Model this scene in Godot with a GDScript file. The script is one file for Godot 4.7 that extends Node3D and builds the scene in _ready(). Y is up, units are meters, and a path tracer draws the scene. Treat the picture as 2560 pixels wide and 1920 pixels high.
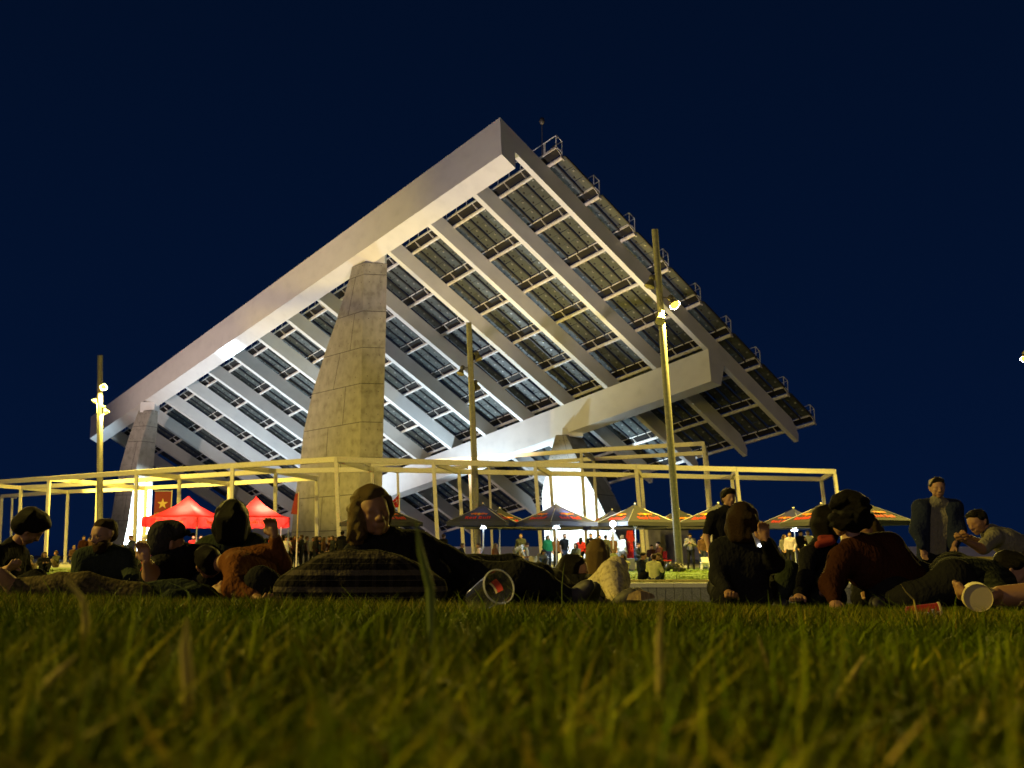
extends Node3D

# A lawn at night, people on it, and a great tilted solar canopy behind. y is up, metres; the plaza beyond the lawn wall lies at y = 0.
const F := 2489.0
const PITCH := 0.170681
const EYE := Vector3(0, 0.88, 0)
var M := {}
var taken := {}
var rng := RandomNumberGenerator.new()


class MB:
	var v := PackedVector3Array()
	var n := PackedVector3Array()
	var c := PackedColorArray()
	var col := Color.WHITE

	func tri(a: Vector3, b: Vector3, d: Vector3, na: Vector3, nb: Vector3, nd: Vector3) -> void:
		v.append(a); v.append(d); v.append(b)
		n.append(na); n.append(nd); n.append(nb)
		c.append(col); c.append(col); c.append(col)

	func quad(a: Vector3, b: Vector3, d: Vector3, e: Vector3) -> void:
		var m := (b - a).cross(e - a)
		if m.length_squared() < 1e-14:
			m = (d - b).cross(e - b)
		m = m.normalized()
		tri(a, b, d, m, m, m)
		tri(a, d, e, m, m, m)

	func face(p: Array, ctr: Vector3) -> void:
		var m: Vector3 = (p[1] - p[0]).cross(p[2] - p[0])
		if m.length_squared() < 1e-12 and p.size() > 3:
			m = (p[2] - p[0]).cross(p[3] - p[0])
		m = m.normalized()
		var q := p.duplicate()
		if m.dot(p[0] - ctr) < 0.0:
			q.reverse()
			m = -m
		for i in range(1, q.size() - 1):
			tri(q[0], q[i], q[i + 1], m, m, m)

	func prism(lo: Array, hi: Array) -> void:
		var ctr := Vector3.ZERO
		for i in lo.size():
			ctr += lo[i] + hi[i]
		ctr /= 2.0 * lo.size()
		face(lo, ctr)
		face(hi, ctr)
		for i in lo.size():
			var j := (i + 1) % lo.size()
			face([lo[i], lo[j], hi[j], hi[i]], ctr)

	func box(ctr: Vector3, x: Vector3, y: Vector3, z: Vector3) -> void:
		prism([ctr - x - y - z, ctr + x - y - z, ctr + x - y + z, ctr - x - y + z], [ctr - x + y - z, ctr + x + y - z, ctr + x + y + z, ctr - x + y + z])

	func cube(ctr: Vector3, s: Vector3) -> void:
		box(ctr, Vector3(s.x / 2, 0, 0), Vector3(0, s.y / 2, 0), Vector3(0, 0, s.z / 2))

	# a bar with slightly chamfered long edges
	func bar(a: Vector3, b: Vector3, w: float, h: float, up := Vector3.UP, cut := 0.0) -> void:
		var d := (b - a).normalized()
		var s := d.cross(up).normalized() * w / 2
		var t := s.cross(d).normalized() * h / 2
		if cut <= 0.0:
			prism([a - s - t, a + s - t, a + s + t, a - s + t], [b - s - t, b + s - t, b + s + t, b - s + t])
			return
		var ks := s.normalized() * cut
		var kt := t.normalized() * cut
		var o := [-s + ks - t, s - ks - t, s - t + kt, s + t - kt, s - ks + t, -s + ks + t, -s + t - kt, -s - t + kt]
		prism(o.map(func(q): return a + q), o.map(func(q): return b + q))

	func tube(a: Vector3, b: Vector3, ra: float, rb: float, seg := 10, caps := true) -> void:
		var d := (b - a).normalized()
		var s := d.cross(Vector3.RIGHT if absf(d.x) < 0.8 else Vector3.UP).normalized()
		var t := d.cross(s)
		for i in seg:
			var g := TAU * i / seg
			var h := TAU * (i + 1) / seg
			var p := s * cos(g) + t * sin(g)
			var q := s * cos(h) + t * sin(h)
			tri(a + p * ra, a + q * ra, b + q * rb, p, q, q)
			tri(a + p * ra, b + q * rb, b + p * rb, p, q, p)
			if caps:
				tri(a, a + q * ra, a + p * ra, -d, -d, -d)
				tri(b, b + p * rb, b + q * rb, d, d, d)

	func path(p: Array, r: Array, seg := 8) -> void:
		for i in p.size() - 1:
			tube(p[i], p[i + 1], r[i], r[i + 1], seg, i == 0 or i == p.size() - 2)

	# profile: [radius, height along axis]
	func lathe(o: Vector3, axis: Vector3, prof: Array, seg := 20) -> void:
		var s := axis.cross(Vector3.RIGHT if absf(axis.x) < 0.8 else Vector3.UP).normalized()
		var t := axis.cross(s)
		for k in prof.size() - 1:
			var r0: float = prof[k][0]
			var r1: float = prof[k + 1][0]
			var h0: float = prof[k][1]
			var h1: float = prof[k + 1][1]
			var sl := Vector2(h1 - h0, r0 - r1).normalized()
			for i in seg:
				var g := TAU * i / seg
				var h := TAU * (i + 1) / seg
				var p := s * cos(g) + t * sin(g)
				var q := s * cos(h) + t * sin(h)
				var np := p * sl.x + axis * sl.y
				var nq := q * sl.x + axis * sl.y
				var a := o + p * r0 + axis * h0
				var b := o + q * r0 + axis * h0
				var d := o + q * r1 + axis * h1
				var e := o + p * r1 + axis * h1
				if r0 > 1e-6:
					tri(a, b, d, np, nq, nq)
				if r1 > 1e-6:
					tri(a, d, e, np, nq, np)

	func ball(o: Vector3, r: float, sq := Vector3.ONE, seg := 12) -> void:
		var rings := seg / 2
		for k in rings:
			var a0 := PI * k / rings - PI / 2
			var a1 := PI * (k + 1) / rings - PI / 2
			for i in seg:
				var g := TAU * i / seg
				var h := TAU * (i + 1) / seg
				var n00 := Vector3(cos(a0) * cos(g), sin(a0), -cos(a0) * sin(g))
				var n01 := Vector3(cos(a0) * cos(h), sin(a0), -cos(a0) * sin(h))
				var n10 := Vector3(cos(a1) * cos(g), sin(a1), -cos(a1) * sin(g))
				var n11 := Vector3(cos(a1) * cos(h), sin(a1), -cos(a1) * sin(h))
				tri(o + n00 * sq * r, o + n01 * sq * r, o + n11 * sq * r, n00, n01, n11)
				tri(o + n00 * sq * r, o + n11 * sq * r, o + n10 * sq * r, n00, n11, n10)

	func done(colors := false) -> ArrayMesh:
		var a := []
		a.resize(Mesh.ARRAY_MAX)
		a[Mesh.ARRAY_VERTEX] = v
		a[Mesh.ARRAY_NORMAL] = n
		if colors:
			a[Mesh.ARRAY_COLOR] = c
		var m := ArrayMesh.new()
		m.add_surface_from_arrays(Mesh.PRIMITIVE_TRIANGLES, a)
		return m


func at(px: float, py: float, d: float) -> Vector3:
	var cx := (px - 1280.0) / F
	var cy := (960.0 - py) / F
	return EYE + Vector3(cx, cy * cos(PITCH) + sin(PITCH), -(cos(PITCH) - cy * sin(PITCH))) * d


func lawn_y(x: float, z: float) -> float:
	return 0.80 + 0.04 * z - 0.0156 * x


func ground_y(z: float) -> float:
	return 0.2 * smoothstep(-40.0, -52.0, z)


func lin(r: float, g: float, b: float) -> Color:
	return Color(r, g, b).linear_to_srgb()


func mat(r: float, g: float, b: float, rough := 0.7, metal := 0.0) -> StandardMaterial3D:
	var m := StandardMaterial3D.new()
	m.albedo_color = lin(r, g, b)
	m.roughness = rough
	m.metallic = metal
	return m


func glow(r: float, g: float, b: float, e: float) -> StandardMaterial3D:
	var m := mat(0.8 * r, 0.8 * g, 0.8 * b, 0.5)
	m.emission_enabled = true
	m.emission = lin(r, g, b)
	m.emission_energy_multiplier = e
	return m


func noise_tex(sd: int, freq: float, cols: Array, offs: Array, size := 512, oct := 5) -> NoiseTexture2D:
	var f := FastNoiseLite.new()
	f.seed = sd
	f.frequency = freq
	f.fractal_octaves = oct
	var t := NoiseTexture2D.new()
	t.width = size
	t.height = size
	t.seamless = true
	t.noise = f
	var g := Gradient.new()
	g.offsets = PackedFloat32Array(offs)
	g.colors = PackedColorArray(cols)
	t.color_ramp = g
	return t


func textured(m: StandardMaterial3D, t: Texture2D, scale: float, bump: Texture2D = null, depth := 1.0) -> StandardMaterial3D:
	m.albedo_texture = t
	m.uv1_triplanar = true
	m.uv1_world_triplanar = true
	m.uv1_scale = Vector3.ONE * scale
	if bump:
		m.heightmap_enabled = true
		m.heightmap_texture = bump
		m.heightmap_scale = depth
	return m


func numbered(called: String) -> String:
	if not taken.has(called):
		taken[called] = 0
		return called
	taken[called] += 1
	return "%s_%03d" % [called, taken[called]]


func tag(o: Node, label: String, category: String, group := "", kind := "") -> void:
	o.set_meta("label", label)
	o.set_meta("category", category)
	if group:
		o.set_meta("group", group)
	if kind:
		o.set_meta("kind", kind)


func thing(called: String, label: String, category: String, pos := Vector3.ZERO, group := "") -> Node3D:
	var o := Node3D.new()
	o.name = numbered(called)
	o.position = pos
	add_child(o)
	tag(o, label, category, group)
	return o


func part(called: String, mesh: Mesh, material: Material, parent: Node3D) -> MeshInstance3D:
	var o := MeshInstance3D.new()
	if not parent.has_meta("used"):
		parent.set_meta("used", {})
	var used: Dictionary = parent.get_meta("used")
	used[called] = used.get(called, -1) + 1
	o.name = called if used[called] == 0 else "%s_%03d" % [called, used[called]]
	o.mesh = mesh
	o.material_override = material
	parent.add_child(o, true)
	return o


func solo(called: String, mesh: Mesh, material: Material, label: String, category: String, pos := Vector3.ZERO, group := "", kind := "") -> MeshInstance3D:
	var o := MeshInstance3D.new()
	o.name = numbered(called)
	o.mesh = mesh
	o.material_override = material
	o.position = pos
	add_child(o)
	tag(o, label, category, group, kind)
	return o


func setting(called: String, mesh: Mesh, material: Material) -> MeshInstance3D:
	var o := MeshInstance3D.new()
	o.name = numbered(called)
	o.mesh = mesh
	o.material_override = material
	o.set_meta("kind", "structure")
	add_child(o)
	return o


func text_mesh(s: String, height: float, serif := false, bold := true, depth := 0.01) -> TextMesh:
	var f := SystemFont.new()
	f.font_names = PackedStringArray(["Droid Serif" if serif else "Droid Sans"])
	f.font_weight = 700 if bold else 400
	var t := TextMesh.new()
	t.text = s
	t.font = f
	t.font_size = 48
	t.pixel_size = height / 36.0
	t.depth = depth
	t.curve_step = 2.0
	return t


# ---------------------------------------------------------------- bodies: smooth union of tapered capsules, meshed as surface nets
# bones: flat list of [a, ra, b, rb]
func blob(bones: Array, cell: float, k := 32.0) -> Array:
	var lo := Vector3.ONE * 1e9
	var hi := -lo
	var pad := cell * 2.5 + 0.02
	for b in bones:
		for e in [[b[0], b[1]], [b[2], b[3]]]:
			lo = lo.min(e[0] - Vector3.ONE * (e[1] + pad))
			hi = hi.max(e[0] + Vector3.ONE * (e[1] + pad))
	var nx := int((hi.x - lo.x) / cell) + 2
	var ny := int((hi.y - lo.y) / cell) + 2
	var nz := int((hi.z - lo.z) / cell) + 2
	var f := PackedFloat32Array()
	f.resize(nx * ny * nz)
	var reach := minf(0.09, 3.2 / k) + cell
	for b in bones:
		var a: Vector3 = b[0]
		var ra: float = b[1]
		var e: Vector3 = b[2]
		var rb: float = b[3]
		var ab := e - a
		var inv := 1.0 / maxf(ab.length_squared(), 1e-9)
		var mx := maxf(ra, rb) + reach
		var l := ((a.min(e) - Vector3.ONE * mx - lo) / cell).floor()
		var h := ((a.max(e) + Vector3.ONE * mx - lo) / cell).ceil()
		var x0 := maxi(int(l.x), 0); var x1 := mini(int(h.x), nx - 1)
		var y0 := maxi(int(l.y), 0); var y1 := mini(int(h.y), ny - 1)
		var z0 := maxi(int(l.z), 0); var z1 := mini(int(h.z), nz - 1)
		for z in range(z0, z1 + 1):
			for y in range(y0, y1 + 1):
				var row := (z * ny + y) * nx
				for x in range(x0, x1 + 1):
					var p := lo + Vector3(x, y, z) * cell - a
					var t := clampf(p.dot(ab) * inv, 0.0, 1.0)
					var d := (p - ab * t).length() - (ra + (rb - ra) * t)
					if d < reach:
						f[row + x] += exp(-k * d)
	var vs := PackedVector3Array()
	var ns := PackedVector3Array()
	var idx := PackedInt32Array()
	var vid := {}
	var sy := nx
	var sz := nx * ny
	var offs := [0, 1, sy, sy + 1, sz, sz + 1, sz + sy, sz + sy + 1]
	var edges := [[0, 1], [2, 3], [4, 5], [6, 7], [0, 2], [1, 3], [4, 6], [5, 7], [0, 4], [1, 5], [2, 6], [3, 7]]
	var cr := [Vector3(0, 0, 0), Vector3(1, 0, 0), Vector3(0, 1, 0), Vector3(1, 1, 0), Vector3(0, 0, 1), Vector3(1, 0, 1), Vector3(0, 1, 1), Vector3(1, 1, 1)]
	for z in nz - 1:
		for y in ny - 1:
			var row := (z * ny + y) * nx
			for x in nx - 1:
				var i := row + x
				var s := 0
				if f[i] > 1.0: s += 1
				if f[i + 1] > 1.0: s += 1
				if f[i + sy] > 1.0: s += 1
				if f[i + sy + 1] > 1.0: s += 1
				if f[i + sz] > 1.0: s += 1
				if f[i + sz + 1] > 1.0: s += 1
				if f[i + sz + sy] > 1.0: s += 1
				if f[i + sz + sy + 1] > 1.0: s += 1
				if s == 0 or s == 8:
					continue
				var q := Vector3.ZERO
				var m := 0
				for e in edges:
					var u := log(maxf(f[i + offs[e[0]]], 1e-5))
					var w := log(maxf(f[i + offs[e[1]]], 1e-5))
					if (u > 0.0) != (w > 0.0):
						q += cr[e[0]].lerp(cr[e[1]], u / (u - w))
						m += 1
				q /= m
				vid[i] = vs.size()
				vs.append(lo + (Vector3(x, y, z) + q) * cell)
				var g := Vector3(
					log(maxf(f[i + 1], 1e-5) * maxf(f[i + 1 + sy], 1e-5)) - log(maxf(f[i], 1e-5) * maxf(f[i + sy], 1e-5)) + log(maxf(f[i + 1 + sz], 1e-5)) - log(maxf(f[i + sz], 1e-5)),
					log(maxf(f[i + sy], 1e-5) * maxf(f[i + 1 + sy], 1e-5)) - log(maxf(f[i], 1e-5) * maxf(f[i + 1], 1e-5)) + log(maxf(f[i + sy + sz], 1e-5)) - log(maxf(f[i + sz], 1e-5)),
					log(maxf(f[i + sz], 1e-5) * maxf(f[i + 1 + sz], 1e-5)) - log(maxf(f[i], 1e-5) * maxf(f[i + 1], 1e-5)) + log(maxf(f[i + sz + sy], 1e-5)) - log(maxf(f[i + sy], 1e-5)))
				ns.append(-g.normalized())
	for i in vid:
		var up: bool = f[i] > 1.0
		# an edge from this corner along x, y, z joins the four cells round it
		for ax in 3:
			var st: int = [1, sy, sz][ax]
			var a1: int = [sy, sz, 1][ax]
			var a2: int = [sz, 1, sy][ax]
			if i + st >= f.size() or (f[i + st] > 1.0) == up:
				continue
			if not (vid.has(i - a1) and vid.has(i - a2) and vid.has(i - a1 - a2)):
				continue
			var A: int = vid[i]
			var B: int = vid[i - a1]
			var C: int = vid[i - a1 - a2]
			var D: int = vid[i - a2]
			if up:
				idx.append_array(PackedInt32Array([A, C, B, A, D, C]))
			else:
				idx.append_array(PackedInt32Array([A, B, C, A, C, D]))
	return [vs, ns, idx]


func merged(list: Array) -> ArrayMesh:
	var vs := PackedVector3Array()
	var ns := PackedVector3Array()
	var idx := PackedInt32Array()
	for b in list:
		var o := vs.size()
		vs.append_array(b[0])
		ns.append_array(b[1])
		for i in b[2]:
			idx.append(i + o)
	var a := []
	a.resize(Mesh.ARRAY_MAX)
	a[Mesh.ARRAY_VERTEX] = vs
	a[Mesh.ARRAY_NORMAL] = ns
	a[Mesh.ARRAY_INDEX] = idx
	var m := ArrayMesh.new()
	m.add_surface_from_arrays(Mesh.PRIMITIVE_TRIANGLES, a)
	return m


# ---------------------------------------------------------------- people
# J: joints head neck shl shr ell elr wrl wrr hipl hipr knl knr anl anr (Vector3); fwd = where the face looks, up = the top of the head
func head_bones(o: Vector3, fwd: Vector3, up: Vector3, s := 1.0) -> Array:
	var z := fwd.normalized()
	var x := up.cross(z).normalized()
	var y := z.cross(x)
	var q := func(a, b, c): return o + (x * a + y * b + z * c) * s
	var l := []
	l.append([q.call(0, .035, -.03), .080 * s, q.call(0, .04, .025), .076 * s])
	l.append([q.call(-.012, .0, .0), .066 * s, q.call(.012, 0, .02), .066 * s])
	l.append([q.call(0, -.03, .035), .052 * s, q.call(0, -.082, .062), .026 * s])
	l.append([q.call(-.03, -.055, .03), .034 * s, q.call(.03, -.055, .03), .034 * s])
	l.append([q.call(0, .018, .097), .010 * s, q.call(0, -.022, .114), .013 * s])
	l.append([q.call(-.013, -.026, .102), .009 * s, q.call(.013, -.026, .102), .009 * s])
	l.append([q.call(-.036, .028, .083), .013 * s, q.call(.036, .028, .083), .013 * s])
	l.append([q.call(-.04, -.012, .068), .022 * s, q.call(-.036, -.03, .06), .02 * s])
	l.append([q.call(.04, -.012, .068), .022 * s, q.call(.036, -.03, .06), .02 * s])
	l.append([q.call(-.018, -.052, .088), .008 * s, q.call(.018, -.052, .088), .008 * s])
	l.append([q.call(-.016, -.062, .086), .008 * s, q.call(.016, -.062, .086), .008 * s])
	for g in [-1, 1]:
		l.append([q.call(.078 * g, -.012, -.008), .011 * s, q.call(.084 * g, .018, -.014), .014 * s])
	return l


func hand_bones(w: Vector3, dir: Vector3, palm: Vector3, curl: float) -> Array:
	var d := dir.normalized()
	var n := (palm - d * palm.dot(d)).normalized()
	var s := d.cross(n)
	var l := [[w, .026, w + d * .045, .024]]
	for i in 4:
		var o: Vector3 = w + d * .05 + s * (.03 - .02 * i)
		l.append([w + d * .02 + s * (.02 - .013 * i), .014, o + d * .025, .012])
		var a: Vector3 = o + d * .03
		var ln: float = [.034, .04, .036, .028][i]
		var d1 := d.rotated(s, -curl * (0.6 + .12 * i)).normalized()
		var b := a + d1 * ln
		var d2 := d1.rotated(s, -curl).normalized()
		l.append([a, .0095, b, .009])
		l.append([b, .009, b + d2 * ln * .8, .008])
	var t := w + d * .02 + s * .03
	var t1 := t + (d * .7 + s * .7 + n * .3).normalized() * .034
	l.append([t, .014, t1, .011])
	l.append([t1, .011, t1 + (d * .95 + s * .1 + n * .4).normalized() * .03, .009])
	return l


func torso_bones(J: Dictionary, g: float, w: float) -> Array:
	var l := []
	var pel: Vector3 = (J.hipl + J.hipr) / 2.0
	var che: Vector3 = (J.shl + J.shr) / 2.0
	var wst: Vector3 = pel.lerp(che, 0.45)
	var sx: Vector3 = (J.shr - J.shl).normalized()
	var hx: Vector3 = (J.hipr - J.hipl).normalized()
	for s in [-1.0, 1.0]:
		l.append([pel + hx * .075 * s * w, .095 * w + g, wst + (sx + hx).normalized() * .055 * s * w, .092 * w + g])
		l.append([wst + (sx + hx).normalized() * .055 * s * w, .092 * w + g, che.lerp(pel, .22) + sx * .075 * s * w, .098 * w + g])
		l.append([che.lerp(pel, .22) + sx * .075 * s * w, .098 * w + g, che.lerp(pel, .08) + sx * .10 * s * w, .07 * w + g])
	l.append([J.shl.lerp(che, .1), .058 * w + g, J.neck.lerp(che, .35), .062 * w + g])
	l.append([J.shr.lerp(che, .1), .058 * w + g, J.neck.lerp(che, .35), .062 * w + g])
	return l


func arm_bones(J: Dictionary, g: float, w: float, upto := 2.0) -> Array:
	var l := []
	for s in ["l", "r"]:
		var a: Vector3 = J["sh" + s]
		var e: Vector3 = J["el" + s]
		var h: Vector3 = J["wr" + s]
		if upto <= 1.0:
			l.append([a, .054 * w + g, a.lerp(e, upto), .048 * w + g * 1.3])
		else:
			l.append([a, .054 * w + g, e, .042 * w + g])
			l.append([e, .043 * w + g, e.lerp(h, upto - 1.0), .031 + g])
	return l


func leg_bones(J: Dictionary, g: float, w: float) -> Array:
	var l := []
	for s in ["l", "r"]:
		var a: Vector3 = J["hip" + s]
		var e: Vector3 = J["kn" + s]
		var h: Vector3 = J["an" + s]
		l.append([a, .088 * w + g, e, .056 * w + g])
		l.append([e, .056 * w + g, e.lerp(h, .35), .056 * w + g])
		l.append([e.lerp(h, .35), .056 * w + g, h, .038 + g])
	return l


func foot_bones(J: Dictionary, g: float) -> Array:
	var l := []
	for s in ["l", "r"]:
		var h: Vector3 = J["an" + s]
		var sh: Vector3 = (h - J["kn" + s]).normalized()
		var d: Vector3 = J.get("toe", Vector3(0, 0, 1))
		d = (d - sh * d.dot(sh)).normalized()
		l.append([h + sh * .035 - d * .04, .034 + g, h + sh * .045 + d * .09, .03 + g])
		l.append([h + sh * .045 + d * .06, .036 + g, h + sh * .05 + d * .14, .026 + g])
	return l


func hair_bones(J: Dictionary, style: String, s := 1.0) -> Array:
	var z: Vector3 = J.fwd.normalized()
	var x: Vector3 = J.up.cross(z).normalized()
	var y := z.cross(x)
	var o: Vector3 = J.head
	var q := func(a, b, c): return o + (x * a + y * b + z * c) * s
	var l := []
	l.append([q.call(0, .055, -.035), .082 * s, q.call(0, .072, .012), .072 * s])
	l.append([q.call(0, .0, -.045), .07 * s, q.call(0, .04, -.03), .078 * s])
	if style == "short":
		for g in [-1, 1]:
			l.append([q.call(.05 * g, .03, -.02), .04 * s, q.call(.055 * g, .05, .02), .033 * s])
		l.append([q.call(-.04, .095, .055), .028 * s, q.call(.04, .095, .055), .028 * s])
	elif style == "bob":
		for g in [-1, 1]:
			l.append([q.call(.06 * g, .05, .0), .05 * s, q.call(.085 * g, -.06, .0), .042 * s])
			l.append([q.call(.085 * g, -.06, .0), .042 * s, q.call(.07 * g, -.13, -.01), .03 * s])
			l.append([q.call(.05 * g, .0, -.06), .06 * s, q.call(.05 * g, -.12, -.055), .045 * s])
		l.append([q.call(0, .0, -.07), .07 * s, q.call(0, -.12, -.06), .05 * s])
		l.append([q.call(-.05, .10, .045), .03 * s, q.call(.05, .10, .045), .03 * s])
	elif style == "long":
		for g in [-1, 1]:
			l.append([q.call(.06 * g, .05, .0), .045 * s, q.call(.085 * g, -.08, .01), .035 * s])
			l.append([q.call(.085 * g, -.08, .01), .035 * s, q.call(.08 * g, -.24, .0), .028 * s])
			l.append([q.call(.045 * g, .0, -.07), .055 * s, q.call(.05 * g, -.26, -.09), .045 * s])
		l.append([q.call(0, .0, -.075), .06 * s, q.call(0, -.27, -.1), .045 * s])
	elif style == "mop" or style == "afro" or style == "curly":
		var r := RandomNumberGenerator.new()
		r.seed = 77
		var big := 1.22 if style == "afro" else 1.02
		for i in 170:
			var th := r.randf() * TAU
			var ph := r.randf_range(-0.6, 1.5)
			var dd := Vector3(cos(ph) * sin(th), sin(ph), cos(ph) * cos(th))
			if dd.z > .35 and dd.y < .66:
				continue
			var c: Vector3 = q.call(dd.x * .095 * big, .03 + dd.y * .1 * big, -.012 + dd.z * .1 * big)
			l.append([c, r.randf_range(.012, .024) * s * big, c + Vector3(r.randf_range(-.02, .02), r.randf_range(-.03, .01), r.randf_range(-.02, .02)), .013 * s * big])
		if style == "mop":
			for i in 74:
				var th := r.randf_range(PI - .6, TAU - .75) if i < 58 else r.randf_range(1.2, PI)
				var p: Vector3 = q.call(sin(th) * .097, r.randf_range(-.03, .07), cos(th) * .088 - .01)
				for k in r.randi_range(1, 4 if i < 58 else 2):
					var en := p + y * -r.randf_range(.022, .045) * s + x * r.randf_range(-.036, .024) + z * r.randf_range(-.02, .014)
					l.append([p, .0135 * s, en, .011 * s])
					p = en
	elif style == "cap":
		l.append([q.call(-.05, .085, .03), .04 * s, q.call(.05, .085, .03), .04 * s])
		l.append([q.call(-.045, .075, .09), .016 * s, q.call(.045, .075, .09), .016 * s])
		l.append([q.call(-.03, .07, .13), .01 * s, q.call(.03, .07, .13), .01 * s])
	return l


func fill_pose(J: Dictionary) -> Dictionary:
	if not J.has("fwd"):
		J.fwd = Vector3(0, 0, 1)
	if not J.has("up"):
		J.up = Vector3.UP
	if not J.has("neck"):
		J.neck = (J.shl + J.shr) / 2.0 + (J.head - (J.shl + J.shr) / 2.0) * .38
	return J


# one person with a continuous body; garments and hair are children
func person(label: String, base: Vector3, Jw: Dictionary, look: Dictionary, group := "") -> Node3D:
	var t := thing("person", label, "person", base, group)
	var J := {}
	for k in Jw:
		J[k] = (Jw[k] - base) if Jw[k] is Vector3 and not (k in ["fwd", "up", "toe", "hdl", "hdr"]) else Jw[k]
	fill_pose(J)
	var w: float = look.get("w", 1.0)
	var cell: float = look.get("cell", 0.02)
	var s: float = look.get("hs", 1.0)
	var bones := torso_bones(J, 0.0, w) + arm_bones(J, 0.0, w) + leg_bones(J, 0.0, w) + foot_bones(J, 0.0)
	bones.append([J.neck, .058 * w, J.head - (J.head - J.neck).normalized() * .05, .052])
	bones.append([J.head + J.up.normalized() * .03 - J.fwd.normalized() * .02, .055, J.head, .05])
	var list := [blob(bones, cell, 62.0)]
	list.append(blob(head_bones(J.head, J.fwd, J.up, s), look.get("hcell", 0.009), 120.0))
	for h in ["l", "r"]:
		if look.get("hands", true):
			var d: Vector3 = J.get("hd" + h, (J["wr" + h] - J["el" + h]).normalized())
			var pl := Vector3(0, -1, .3) if absf(d.normalized().y) < .8 else Vector3(0, 0, -1)
			list.append(blob(hand_bones(J["wr" + h], d, pl, look.get("curl", .5)), look.get("fcell", .005), 200.0))
	part("body", merged(list), M[look.get("skin", "skin")], t)
	var sl: float = look.get("sleeve", 1.95)
	var sb := torso_bones(J, .016, w) + arm_bones(J, .014, w, sl)
	if look.get("collar", true):
		sb.append([J.neck, .062 * w, J.neck.lerp(J.head, .15), .060])
	part(look.get("top", "shirt"), merged([blob(sb, cell, 52.0)]), M[look.shirt], t)
	var pel: Vector3 = (J.hipl + J.hipr) / 2.0
	var lb := leg_bones(J, .016, w)
	lb.append([J.hipl, .1 * w, J.hipr, .1 * w])
	part("trousers", merged([blob(lb, cell, 52.0)]), M[look.get("legs", "denim")], t)
	if look.get("shoes", "shoe") != "":
		part("shoes", merged([blob(foot_bones(J, .01), .014, 60.0)]), M[look.get("shoes", "shoe")], t)
	if look.get("hair", "") != "":
		part("cap" if look.get("style", "short") == "cap" else "hair", merged([blob(hair_bones(J, look.get("style", "short"), s * look.get("hairs", 1.0)), look.get("haircell", .010), 130.0)]), M[look.hair], t)
	if look.get("eyes", false):
		var z: Vector3 = J.fwd.normalized()
		var x: Vector3 = J.up.cross(z).normalized()
		var y := z.cross(x)
		for g in [-1, 1]:
			var b := MB.new()
			b.ball(J.head + (x * .033 * g + y * .010 + z * .071) * s, .0125 * s)
			part("eye", b.done(), M.eye, t)
			var bw := func(u, v, dp): return J.head + (x * u * g + y * v + z * dp) * s
			part("eyebrow", merged([blob([[bw.call(.014, .030, .094), .0045, bw.call(.034, .037, .092), .005], [bw.call(.034, .037, .092), .005, bw.call(.052, .030, .080), .003]], .004, 200.0)]), M.hair_dark, t)
	return t


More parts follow.
